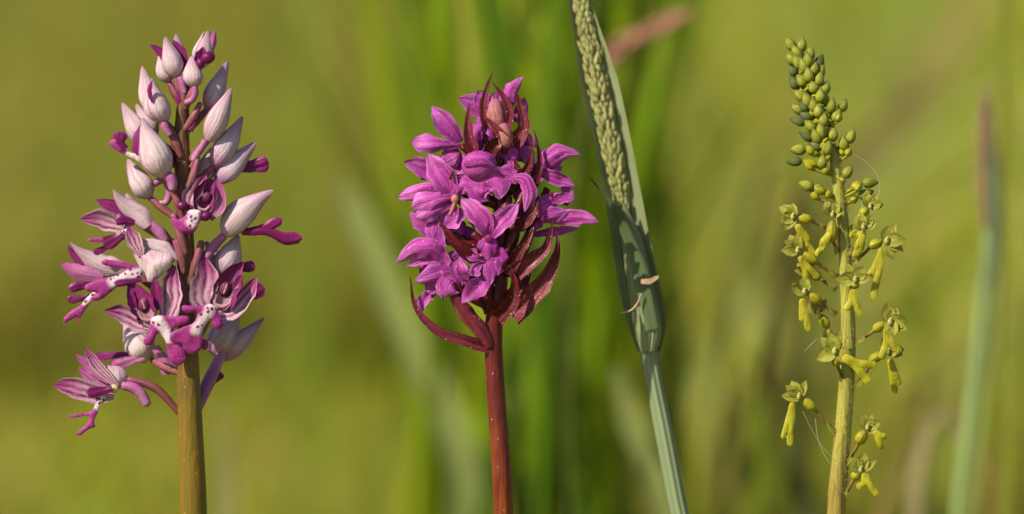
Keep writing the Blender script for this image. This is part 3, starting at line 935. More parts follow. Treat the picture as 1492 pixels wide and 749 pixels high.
# face-on flower, front left
fl = flower((270, 500), (222, 462), 14)
extra(fl, 'sepal', petal([(219, 478), (203, 470), (180, 457), (152, 452)], 14.5, 24, .9, [(0, .62), (.2, .95), (.45, 1), (.7, .8), (.9, .34), (1, .02)], ruffle=.08), striped)
extra(fl, 'sepal', petal([(242, 464), (248, 444), (249, 415), (256, 387)], 15.5, 22, .9, [(0, .62), (.2, .95), (.45, 1), (.7, .84), (.9, .36), (1, .02)], ruffle=.06), striped)
extra(fl, 'sepal', petal([(216, 468), (208, 447), (198, 428), (186, 409)], 21, 22, 1.35, [(0, .7), (.35, 1), (.65, .85), (.85, .42), (1, .03)]), magenta)
extra(fl, 'petal', petal([(231, 452), (228, 430), (225, 403)], 8, 27, .9), magenta)
extra(fl, 'petal', petal([(200, 458), (192, 440), (192, 420)], 6, 26, .8), magenta)
extra(fl, 'throat', ball((210, 444), 9.5, 12, 25, 6, -.2), throat)
extra(fl, 'column', merge(petal([(211, 450), (209, 443), (207, 437)], 1.5, 31, -.8, 'strap'), petal([(217, 472), (211, 458), (206, 440)], 14, 22.5, 1.2, 'ovate'), tube([(201, 454), (207, 464), (217, 467), (226, 461), (228, 452)], [1.0, 2.6, 3.2, 2.4, 1.0], 28, 8, 18)), rimmat)
extra(fl, 'column', merge(ball((230, 464), 7, 3.6, 33, 2, .3)), cream)
extra(fl, 'lip', traced([(222, 463), (219, 470), (218, 483), (209, 496), (212, 503), (222, 501), (230, 486), (240, 495), (244, 514), (249, 527), (259, 533), (270, 525), (268, 510), (255, 499), (252, 481), (264, 474), (274, 472), (276, 463), (267, 460), (246, 461), (233, 459)],
                       36, gx=.05, gy=.12, thick=4, core=[(226, 465), (236, 474), (246, 492)], cr=10, puff=1.2, wave=1.2), lipmat)
# face-on flower, front right
fl = flower((276, 510), (310, 448), 15)
extra(fl, 'sepal', petal([(303, 450), (295, 432), (300, 404), (299, 374)], 19, 24, .8, [(0, .62), (.2, .96), (.45, 1), (.7, .82), (.9, .38), (1, .02)], ruffle=.06), striped)
extra(fl, 'sepal', petal([(316, 458), (336, 450), (356, 430), (375, 404)], 15, 25, .8, [(0, .6), (.2, .95), (.45, 1), (.7, .78), (.9, .34), (1, .02)], ruffle=.06), striped)
extra(fl, 'sepal', petal([(322, 448), (329, 425), (339, 402), (355, 381)], 22, 23, 1.3, [(0, .8), (.35, 1), (.65, .8), (.85, .4), (1, .03)]), magenta)
extra(fl, 'petal', petal([(339, 440), (344, 420), (352, 399)], 7, 28, .8), magenta)
extra(fl, 'petal', petal([(316, 440), (318, 420), (322, 402)], 7, 22, .8), magenta)
extra(fl, 'throat', ball((328, 421), 9.5, 12, 27, 6, -.5), throat)
extra(fl, 'column', merge(petal([(326, 428), (329, 420), (331, 413)], 1.5, 33, -.8, 'strap'), petal([(318, 450), (325, 436), (334, 416)], 14, 23.5, 1.2, 'ovate'), tube([(309, 433), (314, 443), (324, 447), (334, 442), (338, 432)], [1.0, 2.6, 3.2, 2.4, 1.0], 30, 8, 18)), rimmat)
extra(fl, 'column', merge(ball((311, 448), 7, 3.6, 37, 2, -.3)), cream)
extra(fl, 'lip', merge(traced([(308, 443), (290, 446), (267, 445), (266, 453), (276, 456), (287, 456), (282, 470), (266, 477), (250, 485), (248, 496), (258, 502), (265, 501), (268, 510), (279, 516), (292, 510), (295, 500), (296, 488), (298, 476), (307, 466), (310, 476), (319, 480), (326, 473), (320, 460), (316, 451)],
                              40, gx=-.05, gy=.15, thick=4, core=[(307, 449), (297, 466), (285, 482)], cr=10, puff=1.2, wave=1.2), ball((298, 502), 6, 8, 25, 4)), lipmat)
# half-open flower above them
fl = flower((268, 350), (290, 306), 12)
extra(fl, 'sepal', petal([(284, 312), (276, 292), (288, 271), (301, 254)], 12, 17, .9), striped)
extra(fl, 'sepal', petal([(306, 320), (319, 302), (320, 282), (316, 260)], 9, 19, .9), pinkpetal)
extra(fl, 'sepal', petal([(294, 312), (298, 290), (305, 272), (314, 262)], 20, 15, 1.3), magenta)
extra(fl, 'throat', ball((301, 288), 8, 9, 18, 5, -.5), throat)
extra(fl, 'column', tube([(287, 296), (291, 304), (299, 306), (306, 300)], [1.0, 2.4, 2.6, 1.0], 22, 8, 16), rimmat)
extra(fl, 'lip', merge(ball((266, 300), 9, 7, 26, 6), ball((300, 315), 9, 7, 26, 6, .4), petal([(282, 304), (274, 302), (264, 300)], 5, 26, -.3, 'club'), petal([(288, 308), (296, 312), (302, 316)], 5, 26, -.3, 'club')), darkmag)
extra(fl, 'lip', traced([(276, 306), (292, 307), (294, 318), (289, 328), (283, 338), (270, 340), (259, 336), (249, 317), (260, 319), (270, 314)], 30, thick=6, core=[(284, 309), (279, 324)], cr=11, puff=2), lipmat)
# side-on flower, upper left
fl = flower((256, 368), (212, 322), 8, via=(236, 338))
extra(fl, 'sepal', petal([(216, 330), (203, 312), (180, 297), (164, 276)], 15, 16, -1.1, [(0, .6), (.2, .95), (.45, 1), (.7, .66), (.88, .3), (1, .03)]), pale)
extra(fl, 'sepal', petal([(186, 312), (166, 302), (140, 291)], 8, 8, .5), magenta)
extra(fl, 'sepal', petal([(190, 334), (170, 327), (142, 318), (116, 319)], 13, 18, .6), striped)
extra(fl, 'petal', petal([(196, 325), (182, 321), (168, 320)], 7, 28, -.3, 'club'), darkmag)
extra(fl, 'lip', traced([(186, 332), (174, 338), (164, 343), (150, 346), (130, 347), (130, 352), (150, 353), (166, 350), (152, 356), (155, 361), (165, 362), (176, 352), (184, 342), (192, 338)], 22, thick=4, core=[(175, 339), (188, 335)], cr=7), lipmat)
extra(fl, 'petal', petal([(180, 342), (166, 350), (150, 356)], 9, 26, -.25, 'club'), darkmag)
extra(fl, 'petal', petal([(164, 356), (150, 363), (136, 369)], 4.5, 14, -.25, 'club'), darkmag)
extra(fl, 'spur', tube([(210, 326), (222, 330), (234, 340), (242, 352)], [7, 8.5, 9, 7], 6, 10, 14), spurmat)
helmet_bud((200, 325), (184, 282), 13, -16, turn=.3)
# side-on flower with its spotted lip stretched to the left
fl = flower((266, 430), (246, 392), 10)
extra(fl, 'sepal', petal([(254, 382), (238, 364), (220, 356), (198, 351)], 12, 20, -.9, 'ovate'), pale)
extra(fl, 'sepal', traced([(195, 369), (212, 362), (232, 367), (250, 372), (252, 384), (240, 398), (226, 409), (217, 411), (210, 400), (202, 386)], 28, bowl=-9, thick=2, gx=.15), pale)
extra(fl, 'sepal', petal([(206, 372), (196, 352), (186, 329)], 10, 24, .5), striped)
extra(fl, 'lip', traced([(206, 392), (194, 385), (176, 381), (152, 378), (148, 384), (164, 390), (184, 393), (168, 402), (144, 407), (124, 416), (127, 424), (142, 427), (132, 434), (136, 438), (148, 436), (166, 422), (180, 411), (198, 408), (207, 404)], 24, gx=-.05, thick=5, core=[(204, 398), (185, 402), (165, 411)], cr=11, puff=1.), lipmat)
extra(fl, 'petal', petal([(206, 407), (188, 411), (166, 412)], 5, 27, -.3, 'club'), darkmag)
extra(fl, 'spur', tube([(246, 388), (252, 400), (250, 416), (244, 424)], [7, 8, 7, 5], 4, 10, 14), spurmat)
# flower at the left edge, behind
fl = flower((262, 450), (185, 392), -8, via=(226, 420))
extra(fl, 'sepal', petal([(184, 394), (152, 388), (126, 374), (102, 353)], 18, -6, -1.1, [(0, .7), (.3, 1), (.55, .85), (.75, .42), (1, .03)]), pale)
extra(fl, 'sepal', petal([(130, 394), (112, 376), (98, 358)], 6, -10, -.5), magenta)
extra(fl, 'sepal', petal([(150, 404), (122, 399), (88, 385)], 11, -2, -.6), pinkpetal)
extra(fl, 'petal', petal([(134, 417), (116, 417), (100, 420)], 6.5, 2, -.3, 'club'), darkmag)
extra(fl, 'petal', petal([(132, 431), (114, 435), (98, 437)], 5.5, 0, -.3, 'club'), darkmag)
extra(fl, 'lip', traced([(140, 424), (127, 432), (118, 444), (105, 452), (94, 462), (93, 471), (103, 466), (113, 462), (114, 472), (118, 462), (128, 446), (138, 434)], 0, thick=4, core=[(136, 428), (124, 441)], cr=6), lipmat)
# lowest flower, far left
fl = flower((262, 602), (186, 553), 6, via=(224, 564), r=6.5)
extra(fl, 'sepal', petal([(172, 562), (152, 545), (136, 526), (123, 505)], 7.5, 14, .7), striped)
extra(fl, 'sepal', petal([(160, 558), (138, 538), (110, 516)], 8, 6, .5), pinkpetal)
extra(fl, 'sepal', petal([(162, 560), (140, 552), (114, 536)], 10, 2, .5), pinkpetal)
extra(fl, 'sepal', traced([(152, 536), (166, 533), (178, 536), (187, 549), (182, 562), (170, 568), (158, 562)], 12, bowl=-10, thick=2), pale)
extra(fl, 'sepal', petal([(166, 576), (140, 574), (106, 564), (78, 561)], 14, 16, .5, [(0, .5), (.25, .85), (.6, 1), (.85, .66), (1, .05)]), striped)
extra(fl, 'petal', petal([(164, 567), (146, 570), (126, 572)], 7, 26, -.3, 'club'), darkmag)
extra(fl, 'lip', traced([(150, 576), (140, 584), (134, 598), (118, 603), (102, 605), (103, 609), (120, 607), (131, 607), (126, 618), (112, 632), (116, 635), (130, 625), (139, 622), (137, 614), (142, 602), (147, 588), (156, 580)], 18, thick=4, core=[(150, 579), (141, 594)], cr=6), lipmat)
extra(fl, 'spur', tube([(178, 562), (192, 564), (206, 574), (215, 590)], [6, 8, 8, 6.5], 10, 10, 14), spurmat)
extra(fl, 'column', ball((166, 566), 7, 6, 18, 4), cream)
# two soft flowers at the back below
fl = flower((274, 545), (222, 525), -58)
for c in (-2.1, 2.1, 0):
    extra(fl, 'sepal', shell((216, 526), (180, 466), 22, -62, c - 1.3, c + 1.3, BUD, lift=.6), pale)
extra(fl, 'petal', petal([(206, 518), (172, 517), (136, 521)], 5.5, -50, -.25, 'club'), magenta)
extra(fl, 'petal', petal([(210, 520), (190, 526), (162, 534)], 8, -46, -.25, 'club'), pinkpetal)
extra(fl, 'lip', petal([(226, 505), (238, 525), (246, 546)], 9, -44, -.4, 'club'), pinkpetal)
fl = flower((285, 600), (326, 508), -62, r=10, via=(304, 556), mat=spurmat)
for c in (-2.1, 2.1, 0):
    extra(fl, 'sepal', shell((308, 516), (350, 450), 21, -64, c - 1.3, c + 1.3, BUD, lift=.6), pale_shaded)
for c in (-2.1, 2.1, 0):
    extra(fl, 'sepal', shell((324, 524), (385, 463), 15, -74, c - 1.3, c + 1.3, BUD, lift=.6), pale_shaded)
extra(fl, 'petal', petal([(300, 545), (312, 550), (320, 540)], 9, -66, -.25, 'club'), darkmag)
for (x, y, x2, y2, d, r) in ((268, 190, 292, 150, 8, 6), (264, 230, 246, 190, 10, 7), (268, 290, 288, 232, 9, 7), (266, 320, 248, 268, 10, 7), (270, 372, 252, 312, 12, 8), (272, 420, 294, 352, 8, 8), (268, 400, 256, 350, 12, 8), (272, 470, 262, 404, 12, 8), (270, 160, 262, 124, 8, 5), (272, 150, 284, 118, 8, 5)):
    part('ovary', tube([(x, y), ((x + x2) / 2 + 2, (y + y2) / 2), (x2, y2)], [r * .7, r, r * .6], d, 10, 12), ovary_l, PO)
# small bracts along the stem
for (x, y, x2, y2, d) in ((262, 150, 256, 118, 8), (276, 140, 284, 112, 8), (255, 215, 244, 176, 10), (280, 245, 292, 205, 10), (258, 300, 262, 262, 12), (280, 330, 284, 290, 10), (258, 380, 250, 345, 12), (282, 410, 290, 372, 11), (262, 236, 252, 205, 12), (276, 190, 284, 165, 11)):
    part('bract', petal([(x, y), ((x + x2) / 2 + 2, (y + y2) / 2), (x2, y2)], 5, d, -.8, 'bract'), magenta if (x + y) % 3 else ovary_l, PO)

# ------------------------------------------------------------------ purple marsh orchid
W_SCALE = 1.0
MT = [(733, 722), (722, 560), (719, 480), (724, 440), (730, 350), (728, 250), (727, 180)]
MO, mst = stem_thing('marsh_orchid', 'dense purple orchid with wine red bracts on a dark red stem', MT, [14.5, 13.5, 13, 14, 12, 10, 7], 0, stem_m)


def mflower(cx, cy, d, petals, r=7):
    jy = min(cy + 40, 470)
    fl = flower((stem_at(jy, MT), jy), (cx, cy), d, r, MO, wine)
    for p in petals:
        nm, pts, hw, dd = p[:4]
        k = dict(p[4]) if len(p) > 4 else {}
        mat = k.pop('mat', purple)
        k.setdefault('cup', random.choice((.55, .7, -.5)))
        k.setdefault('ruffle', .11); k.setdefault('irr', .065); k.setdefault('keel', random.choice((0, 0, .04))); k.setdefault('nv', 18); k.setdefault('nu', 13)
        extra(fl, nm, petal(pts, hw * 1.17, dd, **k), mat)
    return fl


mflower(672, 212, 6, [
    ('sepal', [(671, 208, -2), (656, 190, 4), (642, 172, 4), (629, 155, 0)], 14, 8, {'cup': .6}),
    ('sepal', [(671, 212), (645, 211, 6), (620, 209, 6), (600, 207, 0)], 13.5, 8, {'cup': -.7, 'prof': 'spoon'}),
    ('petal', [(670, 220), (656, 230, 4), (640, 242, 2)], 14, 4, {'cup': -.5, 'prof': 'ovate'}),
    ('lip', [(672, 225), (668, 240), (655, 252)], 13, 2, {'mat': purple_deep})])
mflower(640, 262, -4, [
    ('sepal', [(648, 262), (622, 246), (588, 236)], 14, -6, {}),
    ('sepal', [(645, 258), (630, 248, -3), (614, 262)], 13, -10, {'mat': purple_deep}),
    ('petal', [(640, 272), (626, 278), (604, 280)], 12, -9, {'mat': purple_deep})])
fl = mflower(660, 286, 12, [
    ('sepal', [(660, 288), (650, 266, 6), (638, 248, 6), (623, 224, 0)], 17, 14, {'cup': .6}),
    ('sepal', [(656, 284), (620, 280, 4), (578, 288)], 13, 6, {'cup': -.6}),
    ('petal', [(664, 288), (640, 290, 6), (618, 296, 6), (600, 303)], 17, 16, {'cup': -.9, 'prof': 'spoon'}),
    ('petal', [(662, 296), (636, 306, 4), (606, 316)], 12, 15, {'cup': -.6, 'prof': 'spoon'}),
    ('petal', [(662, 286), (676, 268, 5), (688, 276, 5), (697, 292)], 13, 17, {'cup': -.7}),
    ('lip', [(664, 300), (656, 318), (640, 330)], 17, 12, {'prof': 'ovate'})])
extra(fl, 'column', merge(ball((663, 290), 6, 7, 24, 4), tube([(664, 292), (660, 304), (655, 314)], [3, 3.5, 2.5], 24, 8, 10)), budpink)
fl = mflower(716, 250, 18, [
    ('petal', [(690, 262), (712, 262, 4), (736, 256)], 16, 20, {'cup': -.6, 'prof': 'ovate'}),
    ('lip', [(704, 262), (724, 272, 6), (728, 290)], 22, 24, {'cup': -.5, 'prof': 'ovate', 'ruffle': .15}),
    ('lip', [(700, 266), (700, 282, 5), (712, 294)], 18, 20, {'cup': -.5, 'prof': 'ovate', 'mat': purple_deep}),
    ('sepal', [(746, 258), (764, 262, 6), (772, 280, 6), (764, 309)], 10, 26, {'cup': -.6}),
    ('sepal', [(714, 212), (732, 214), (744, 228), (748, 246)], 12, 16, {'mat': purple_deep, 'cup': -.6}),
    ('petal', [(728, 250), (742, 256), (752, 268)], 13, 24, {'cup': -.6, 'prof': 'ovate'})])
extra(fl, 'hood', ball((698, 240), 26, 21, 22, 16, .1), purple)
extra(fl, 'hood', petal([(676, 240), (690, 236, 5), (704, 236, 6), (722, 244)], 12, 35, -1.2, 'ovate'), purple)
mflower(712, 170, -10, [
    ('sepal', [(722, 170), (700, 156), (668, 143)], 15, -6, {}),
    ('sepal', [(714, 170), (706, 150), (697, 131)], 13, -12, {}),
    ('petal', [(728, 170), (724, 152), (728, 130)], 12, -12, {'mat': purple_deep})])
mflower(738, 160, -6, [('sepal', [(736, 160), (744, 134, 4), (762, 111)], 12.5, -2, {'cup': -1.0, 'prof': 'ovate'}),
                       ('petal', [(752, 178), (760, 160), (764, 142)], 9, -10, {'mat': purple_deep})])
mflower(706, 196, 2, [
    ('hood', [(690, 220), (694, 196, 4), (712, 180)], 17, 3, {'cup': -1.0, 'prof': 'ovate', 'mat': purple_deep}),
    ('petal', [(724, 214), (722, 196), (712, 176)], 11, 6, {}),
    ('sepal', [(700, 218), (698, 196), (700, 168)], 10, -2, {})])
mflower(776, 246, 0, [
    ('sepal', [(786, 246), (800, 232, 4), (822, 222, 4), (845, 226)], 15.5, 4, {'cup': -.8, 'prof': [(0, .6), (.3, 1), (.55, .9), (.8, .42), (1, .1)]}),
    ('sepal', [(784, 248), (806, 258, 4), (822, 264), (838, 271)], 9.5, 10, {'cup': .5}),
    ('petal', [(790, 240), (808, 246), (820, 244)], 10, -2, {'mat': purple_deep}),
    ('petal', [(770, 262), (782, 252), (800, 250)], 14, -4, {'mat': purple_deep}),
    ('sepal', [(750, 222), (766, 226), (776, 244)], 12, 4, {'cup': -.6, 'prof': 'ovate'})])
mflower(792, 306, 6, [
    ('hood', [(786, 318), (794, 300, 5), (812, 288), (824, 284)], 16, 10, {'cup': -1.0, 'prof': 'ovate'}),
    ('petal', [(786, 316), (808, 312, 5), (830, 308)], 12, 12, {'cup': -.8, 'prof': 'ovate'}),
    ('sepal', [(800, 320), (820, 318, 4), (846, 317, 4), (872, 324)], 11, 8, {'cup': -.5, 'prof': [(0, .5), (.3, .9), (.6, 1), (.85, .6), (1, .08)]}),
    ('sepal', [(776, 342), (810, 337), (843, 333)], 6.5, -8, {'mat': purple_deep}),
    ('petal', [(824, 300), (826, 282), (822, 260)], 8, 6, {}),
    ('petal', [(808, 292), (822, 288), (838, 288)], 7, 12, {'prof': 'strap'}),
    ('petal', [(792, 298), (796, 286), (794, 272)], 8, 8, {'mat': wine}),
    ('lip', [(790, 310), (776, 322), (772, 340)], 16, 2, {'mat': purple_deep}),
    ('petal', [(784, 320), (770, 300), (768, 284)], 12, 0, {'mat': purple_deep})])
fl = mflower(712, 344, 26, [
    ('sepal', [(712, 345), (704, 322, 6), (690, 306, 6), (671, 289)], 14.5, 28, {'cup': .6}),
    ('sepal', [(714, 346), (722, 330, 6), (736, 316, 6), (756, 297)], 14, 28, {'cup': .6}),
    ('hood', [(714, 344), (712, 362, 7), (712, 384)], 18, 30, {'cup': -1.2, 'prof': 'ovate', 'mat': purple_deep}),
    ('lip', [(714, 366), (726, 380, 5), (724, 402)], 16, 28, {'cup': -.6, 'prof': 'ovate', 'mat': purple_deep}),
    ('lip', [(710, 372), (712, 394, 4), (712, 418)], 13, 30, {'cup': -.6, 'prof': 'ovate', 'ruffle': .2}),
    ('petal', [(706, 378), (694, 376, 4), (683, 366)], 9, 32, {'prof': 'spoon'}),
    ('petal', [(702, 384), (692, 392, 4), (690, 402)], 9, 32, {'prof': 'spoon'}),
    ('sepal', [(708, 408), (696, 418, 4), (684, 428), (672, 442)], 14, 30, {'cup': .6, 'prof': 'ovate', 'mat': purple_deep}),
    ('petal', [(696, 362), (704, 356), (714, 352)], 7, 34, {'cup': -.8})])
extra(fl, 'column', ball((712, 348), 6, 7, 36, 4), magenta)
mflower(650, 334, -2, [
    ('sepal', [(640, 344), (618, 326), (596, 310)], 13, -8, {}),
    ('petal', [(668, 316), (650, 326, 4), (632, 346)], 17, 6, {'cup': -.6, 'prof': 'ovate'}),
    ('hood', [(672, 320), (660, 338), (640, 352)], 18, 2, {'mat': purple_deep, 'cup': -.7}),
    ('petal', [(634, 322), (634, 344), (646, 362)], 13, 8, {'cup': -.7, 'prof': 'ovate'}),
    ('petal', [(646, 368), (640, 350), (642, 330)], 8, 12, {})])
mflower(644, 374, 12, [
    ('sepal', [(644, 374), (628, 362, 6), (604, 364, 6), (576, 384)], 16, 16, {'cup': -1.0, 'prof': 'ovate'}),
    ('petal', [(642, 380), (616, 378), (592, 388)], 8, 12, {}),
    ('petal', [(640, 384), (622, 392), (610, 386)], 12, -4, {'mat': purple_deep}),
    ('sepal', [(650, 384), (668, 376), (688, 374)], 12, 4, {'cup': -.5, 'prof': 'ovate'}),
    ('petal', [(648, 368), (648, 384), (640, 396)], 8, 18, {'mat': purple})])
mflower(660, 412, 14, [
    ('lip', [(666, 396), (644, 398, 6), (622, 404, 5), (604, 408)], 15, 18, {'cup': -.7, 'ruffle': .22}),
    ('lip', [(664, 402), (652, 416, 5), (646, 436)], 20, 20, {'cup': -.5, 'ruffle': .25, 'prof': 'ovate'}),
    ('lip', [(656, 404), (634, 414), (622, 428)], 15, 12, {'cup': -.5, 'ruffle': .2, 'mat': purple_deep}),
    ('sepal', [(632, 424), (616, 438), (608, 458)], 8, 6, {'prof': 'strap'}),
    ('sepal', [(676, 410), (668, 392, 5), (668, 374)], 13, 20, {'cup': .7, 'prof': 'ovate'}),
    ('petal', [(668, 410), (680, 400), (690, 404)], 12, 16, {'mat': magenta}),
    ('spur', [(664, 418), (676, 424), (690, 428)], 9, 2, {'mat': wine})], r=8)
# loose lobes further back that close the spike
for (pts, hw, d) in (([(700, 330), (690, 310), (680, 300)], 14, -6), ([(740, 300), (752, 316), (764, 338)], 15, -4), ([(748, 270), (764, 286), (780, 300)], 14, -8),
                     ([(690, 350), (676, 340), (664, 346)], 14, -8), ([(700, 200), (686, 192), (680, 178)], 12, -14), ([(752, 210), (766, 204), (782, 214)], 12, -14), ([(660, 250), (650, 236), (640, 228)], 12, -14)):
    fl = flower((730, pts[0][1] + 30), (pts[0][0], pts[0][1]), d, 5, MO, wine)
    extra(fl, 'petal', petal(pts, hw, d, -.6, 'ovate', ruffle=.1), purple_deep)
# ovaries that show dark between the petals
for (x, y, x2, y2, d, r) in ((735, 330, 770, 268, 10, 8), (732, 380, 756, 318, 14, 9), (722, 330, 742, 286, 14, 9), (722, 290, 744, 236, 10, 8), (712, 440, 700, 396, 10, 10), (722, 300, 690, 278, 8, 8), (722, 380, 690, 340, 8, 9), (738, 400, 776, 332, 10, 10), (724, 250, 716, 206, 8, 8)):
    part('ovary', tube([(x, y), ((x + x2) / 2 + 3, (y + y2) / 2), (x2, y2)], [r * .8, r, r * .6], d, 10, 12), wine, MO)
BR = [([(710, 186), (704, 160, 4), (708, 132, 4), (719, 103)], 8, 10, rose, {}), ([(728, 198), (742, 168, 5), (734, 142, 4), (716, 118)], 10.5, 16, rose, {}),
      ([(748, 212), (763, 184, 4), (758, 156, 3), (750, 128)], 12.5, 12, rose, {}), ([(742, 214), (732, 198, 5), (718, 182, 4), (702, 166)], 9.5, 24, rose, {}),
      ([(690, 222), (683, 196, 3), (682, 172, 3), (684, 148)], 11.5, 20, rose, {'prof': [(0, .7), (.12, 1), (.3, .8), (.6, .5), (.85, .24), (1, .02)]}),
      ([(656, 262), (664, 240), (672, 216)], 2.6, 24, wine, {}), ([(758, 258), (771, 238, 4), (774, 216, 3), (769, 192)], 6, 22, wine, {}), ([(776, 276), (786, 250, 4), (785, 220), (778, 188)], 6, 16, wine, {}),
      ([(690, 378), (668, 360, 6), (654, 342, 5), (636, 314)], 10, 34, wine, {}), ([(712, 506), (676, 496, 8), (632, 478, 10), (606, 448, 8), (597, 398, 6)], 10, 10, rose, {}),
      ([(745, 460), (775, 432, 6), (800, 398, 8), (812, 362, 6), (811, 336, 4)], 19, 8, rose, {}), ([(742, 402), (770, 384, 8), (796, 360, 8), (806, 320, 6)], 15, 20, rose, {}),
      ([(738, 398), (756, 368, 6), (772, 344, 6), (780, 322)], 12, 24, wine, {}), ([(724, 464), (742, 446, 8), (750, 420, 8), (744, 388, 6)], 15, 26, wine, {}), ([(734, 440), (756, 424), (768, 398), (772, 372)], 14, 6, rose, {}),
      ([(716, 452), (706, 434, 6), (704, 410, 6)], 13, 12, wine, {}), ([(740, 240), (752, 248, 5), (764, 262)], 13, 10, wine, {}), ([(712, 224), (722, 210, 5), (736, 206, 5), (752, 214)], 12, 20, wine, {}),
      ([(748, 330), (768, 322, 5), (780, 300, 6), (784, 278)], 10, 20, wine, {}), ([(684, 376), (702, 368, 4), (716, 362)], 12, 16, rose, {})]
for pts, hw, d, mat, k in BR:
    part('bract', petal(pts, hw, d, k.pop('cup', .95), k.pop('prof', 'bract'), 1.8, nv=22, nu=9, keel=.12), mat, MO)
fl = part('bud', tube([(726, 200), (724, 192), (724, 186)], [6, 8, 8], 4, 10, 8), wine, MO)
for c in (-1.9, 1.9, 0.):
    part('sepal', shell((725, 194), (721, 142), 14, 12, c - 1.2, c + 1.2, EGG, lift=.6), budpink, fl)
fl = part('bud', tube([(734, 224), (736, 216), (736, 208)], [5, 7, 6], 14, 10, 8), wine, MO)
for c in (-1.9, 1.9, 0.):
    part('sepal', shell((738, 216), (732, 178), 12, 20, c - 1.2, c + 1.2, EGG, lift=.6), budpink, fl)
part('flower_stalk', tube([(712, 504), (700, 482), (678, 456), (660, 426)], [8, 11, 12, 8], 4, 14, 18), M_petal('rose_ovary', (.15, .02, .03), tip=(.13, .014, .03), vein=(.26, .10, .10), nveins=3, vstr=.7, specks=.15, trans=.05, vpow=6), MO)

part('bract', petal([(714, 506), (696, 474, 4), (676, 450, 5), (662, 424, 3)], 12, 16, -.9, 'strap', 2, nv=20, keel=-.1), rose, MO)
# ------------------------------------------------------------------ green twayblade
TT = [(1220, 722), (1229, 620), (1236, 500), (1233, 400), (1225, 300), (1217, 240), (1205, 195, -10), (1190, 150, -24), (1168, 90, -42)]
TR = [13.5, 12, 11, 9.5, 9, 8.5, 7.5, 5.5, 3]
TO, tst = stem_thing('twayblade_orchid', 'slender yellow green orchid with small round buds and forked lips', TT, TR, 0, stem_r)


def near(y):
    return -max(0, 230 - y) * .30          # the tip of the spike leans away from the viewer


def gbud(x, y, ang, ln=19, hw=7.2, d=8, mat=None, yellow=True):
    """A closed green bud on its yellow ovary; ang = where its tip points, degrees from upright, + to the right."""
    d = d + near(y)
    a = math.radians(ang)
    ux, uy = math.sin(a), -math.cos(a)
    base = (x - ux * ln * .45, y - uy * ln * .45); tip = (x + ux * ln * .55, y + uy * ln * .55)
    jy = y + 20
    jx = stem_at(jy, TT)
    ob = (base[0] * .75 + jx * .25, base[1] * .8 + jy * .2)
    fl = part('bud', merge(tube([(jx, jy, near(jy) - d), (ob[0], ob[1])], [2.4, 2.6], d, 8, 8), shell((ob[0] * .7 + jx * .3 * 1, ob[1] + 3), base, hw * .86, d, prof=EGG, nu=11, nv=10)), ovgreen if yellow else buddark, TO)
    mt = mat or budgreen
    tw = random.uniform(-.6, .6)
    for c in (-2.1, 2.1, 0.):
        part('sepal', shell(base, tip, hw * (1. if c == 0 else .96), d, c + tw - 1.25, c + tw + 1.25, BUD2, lift=.5, thick=.8, nv=11, nu=7), mt, fl)


Z6 = lambda x, y: (1120 + x / 3.1227, 50 + y / 3.1227)
G, DK = budgreen, buddark
for (zx, zy, ang, d, mt) in ((100, 45, -30, 4, G), (128, 80, -28, 10, G), (150, 50, 5, 2, G), (188, 92, 12, 6, G), (104, 112, -35, 4, G), (158, 142, -22, 12, G), (208, 160, 8, 10, G), (234, 170, 22, 2, G),
                             (150, 212, -30, 12, G), (118, 222, -25, 2, DK), (205, 242, -15, 14, G), (258, 245, 14, 8, G), (142, 280, -35, 10, G), (202, 322, -22, 15, G), (285, 328, 10, 10, G), (338, 325, 18, 2, G),
                             (132, 342, -45, 8, G), (172, 372, -50, 8, DK), (136, 396, -60, 4, DK), (192, 418, -38, 14, G), (252, 296, 5, 6, G), (294, 458, 8, 15, G), (174, 464, -50, 8, DK), (216, 508, -55, 10, DK),
                             (376, 466, 15, 4, G), (342, 498, -10, 8, G), (136, 526, -72, 6, G), (120, 580, -78, 6, DK), (245, 582, 5, 16, G), (360, 628, 25, 8, G), (172, 688, -55, 10, G), (225, 705, -50, 8, G),
                             (460, 676, 70, 6, G), (440, 728, 55, 2, G), (180, 195, 0, 2, DK), (170, 262, 0, 2, DK), (228, 130, 20, -4, DK), (112, 165, -20, -4, DK), (178, 118, -5, 14, G), (182, 188, -8, 16, G), (232, 205, 10, 14, G), (176, 300, -20, 16, G), (236, 282, 0, 17, G), (228, 352, -8, 18, G), (250, 392, 6, 18, G), (240, 440, -12, 19, G), (268, 520, 10, 17, G), (130, 128, -20, 12, G), (140, 100, -15, 8, DK), (310, 372, 20, 6, G), (160, 330, -30, 12, DK), (218, 465, -20, 17, G)):
    x, y = Z6(zx, zy)
    gbud(x, y, ang * 1.25, random.uniform(21, 26), random.uniform(6.8, 8.0), d, mt)
for (zx, zy) in ((320, 382), (365, 540), (185, 530), (180, 600), (410, 700), (205, 735), (345, 500)):
    x, y = Z6(zx, zy)
    jx = stem_at(y + 16, TT)
    part('ovary', merge(shell((x + (jx - x) * .18, y + 5), (x - (jx - x) * .12, y - 7), 6, 9 + near(y), prof=EGG, nu=12, nv=12), tube([(jx, y + 16, -8), (x + (jx - x) * .1, y + 4)], [2.2, 2.4], 9 + near(y), 8, 8)), ovgreen, TO)


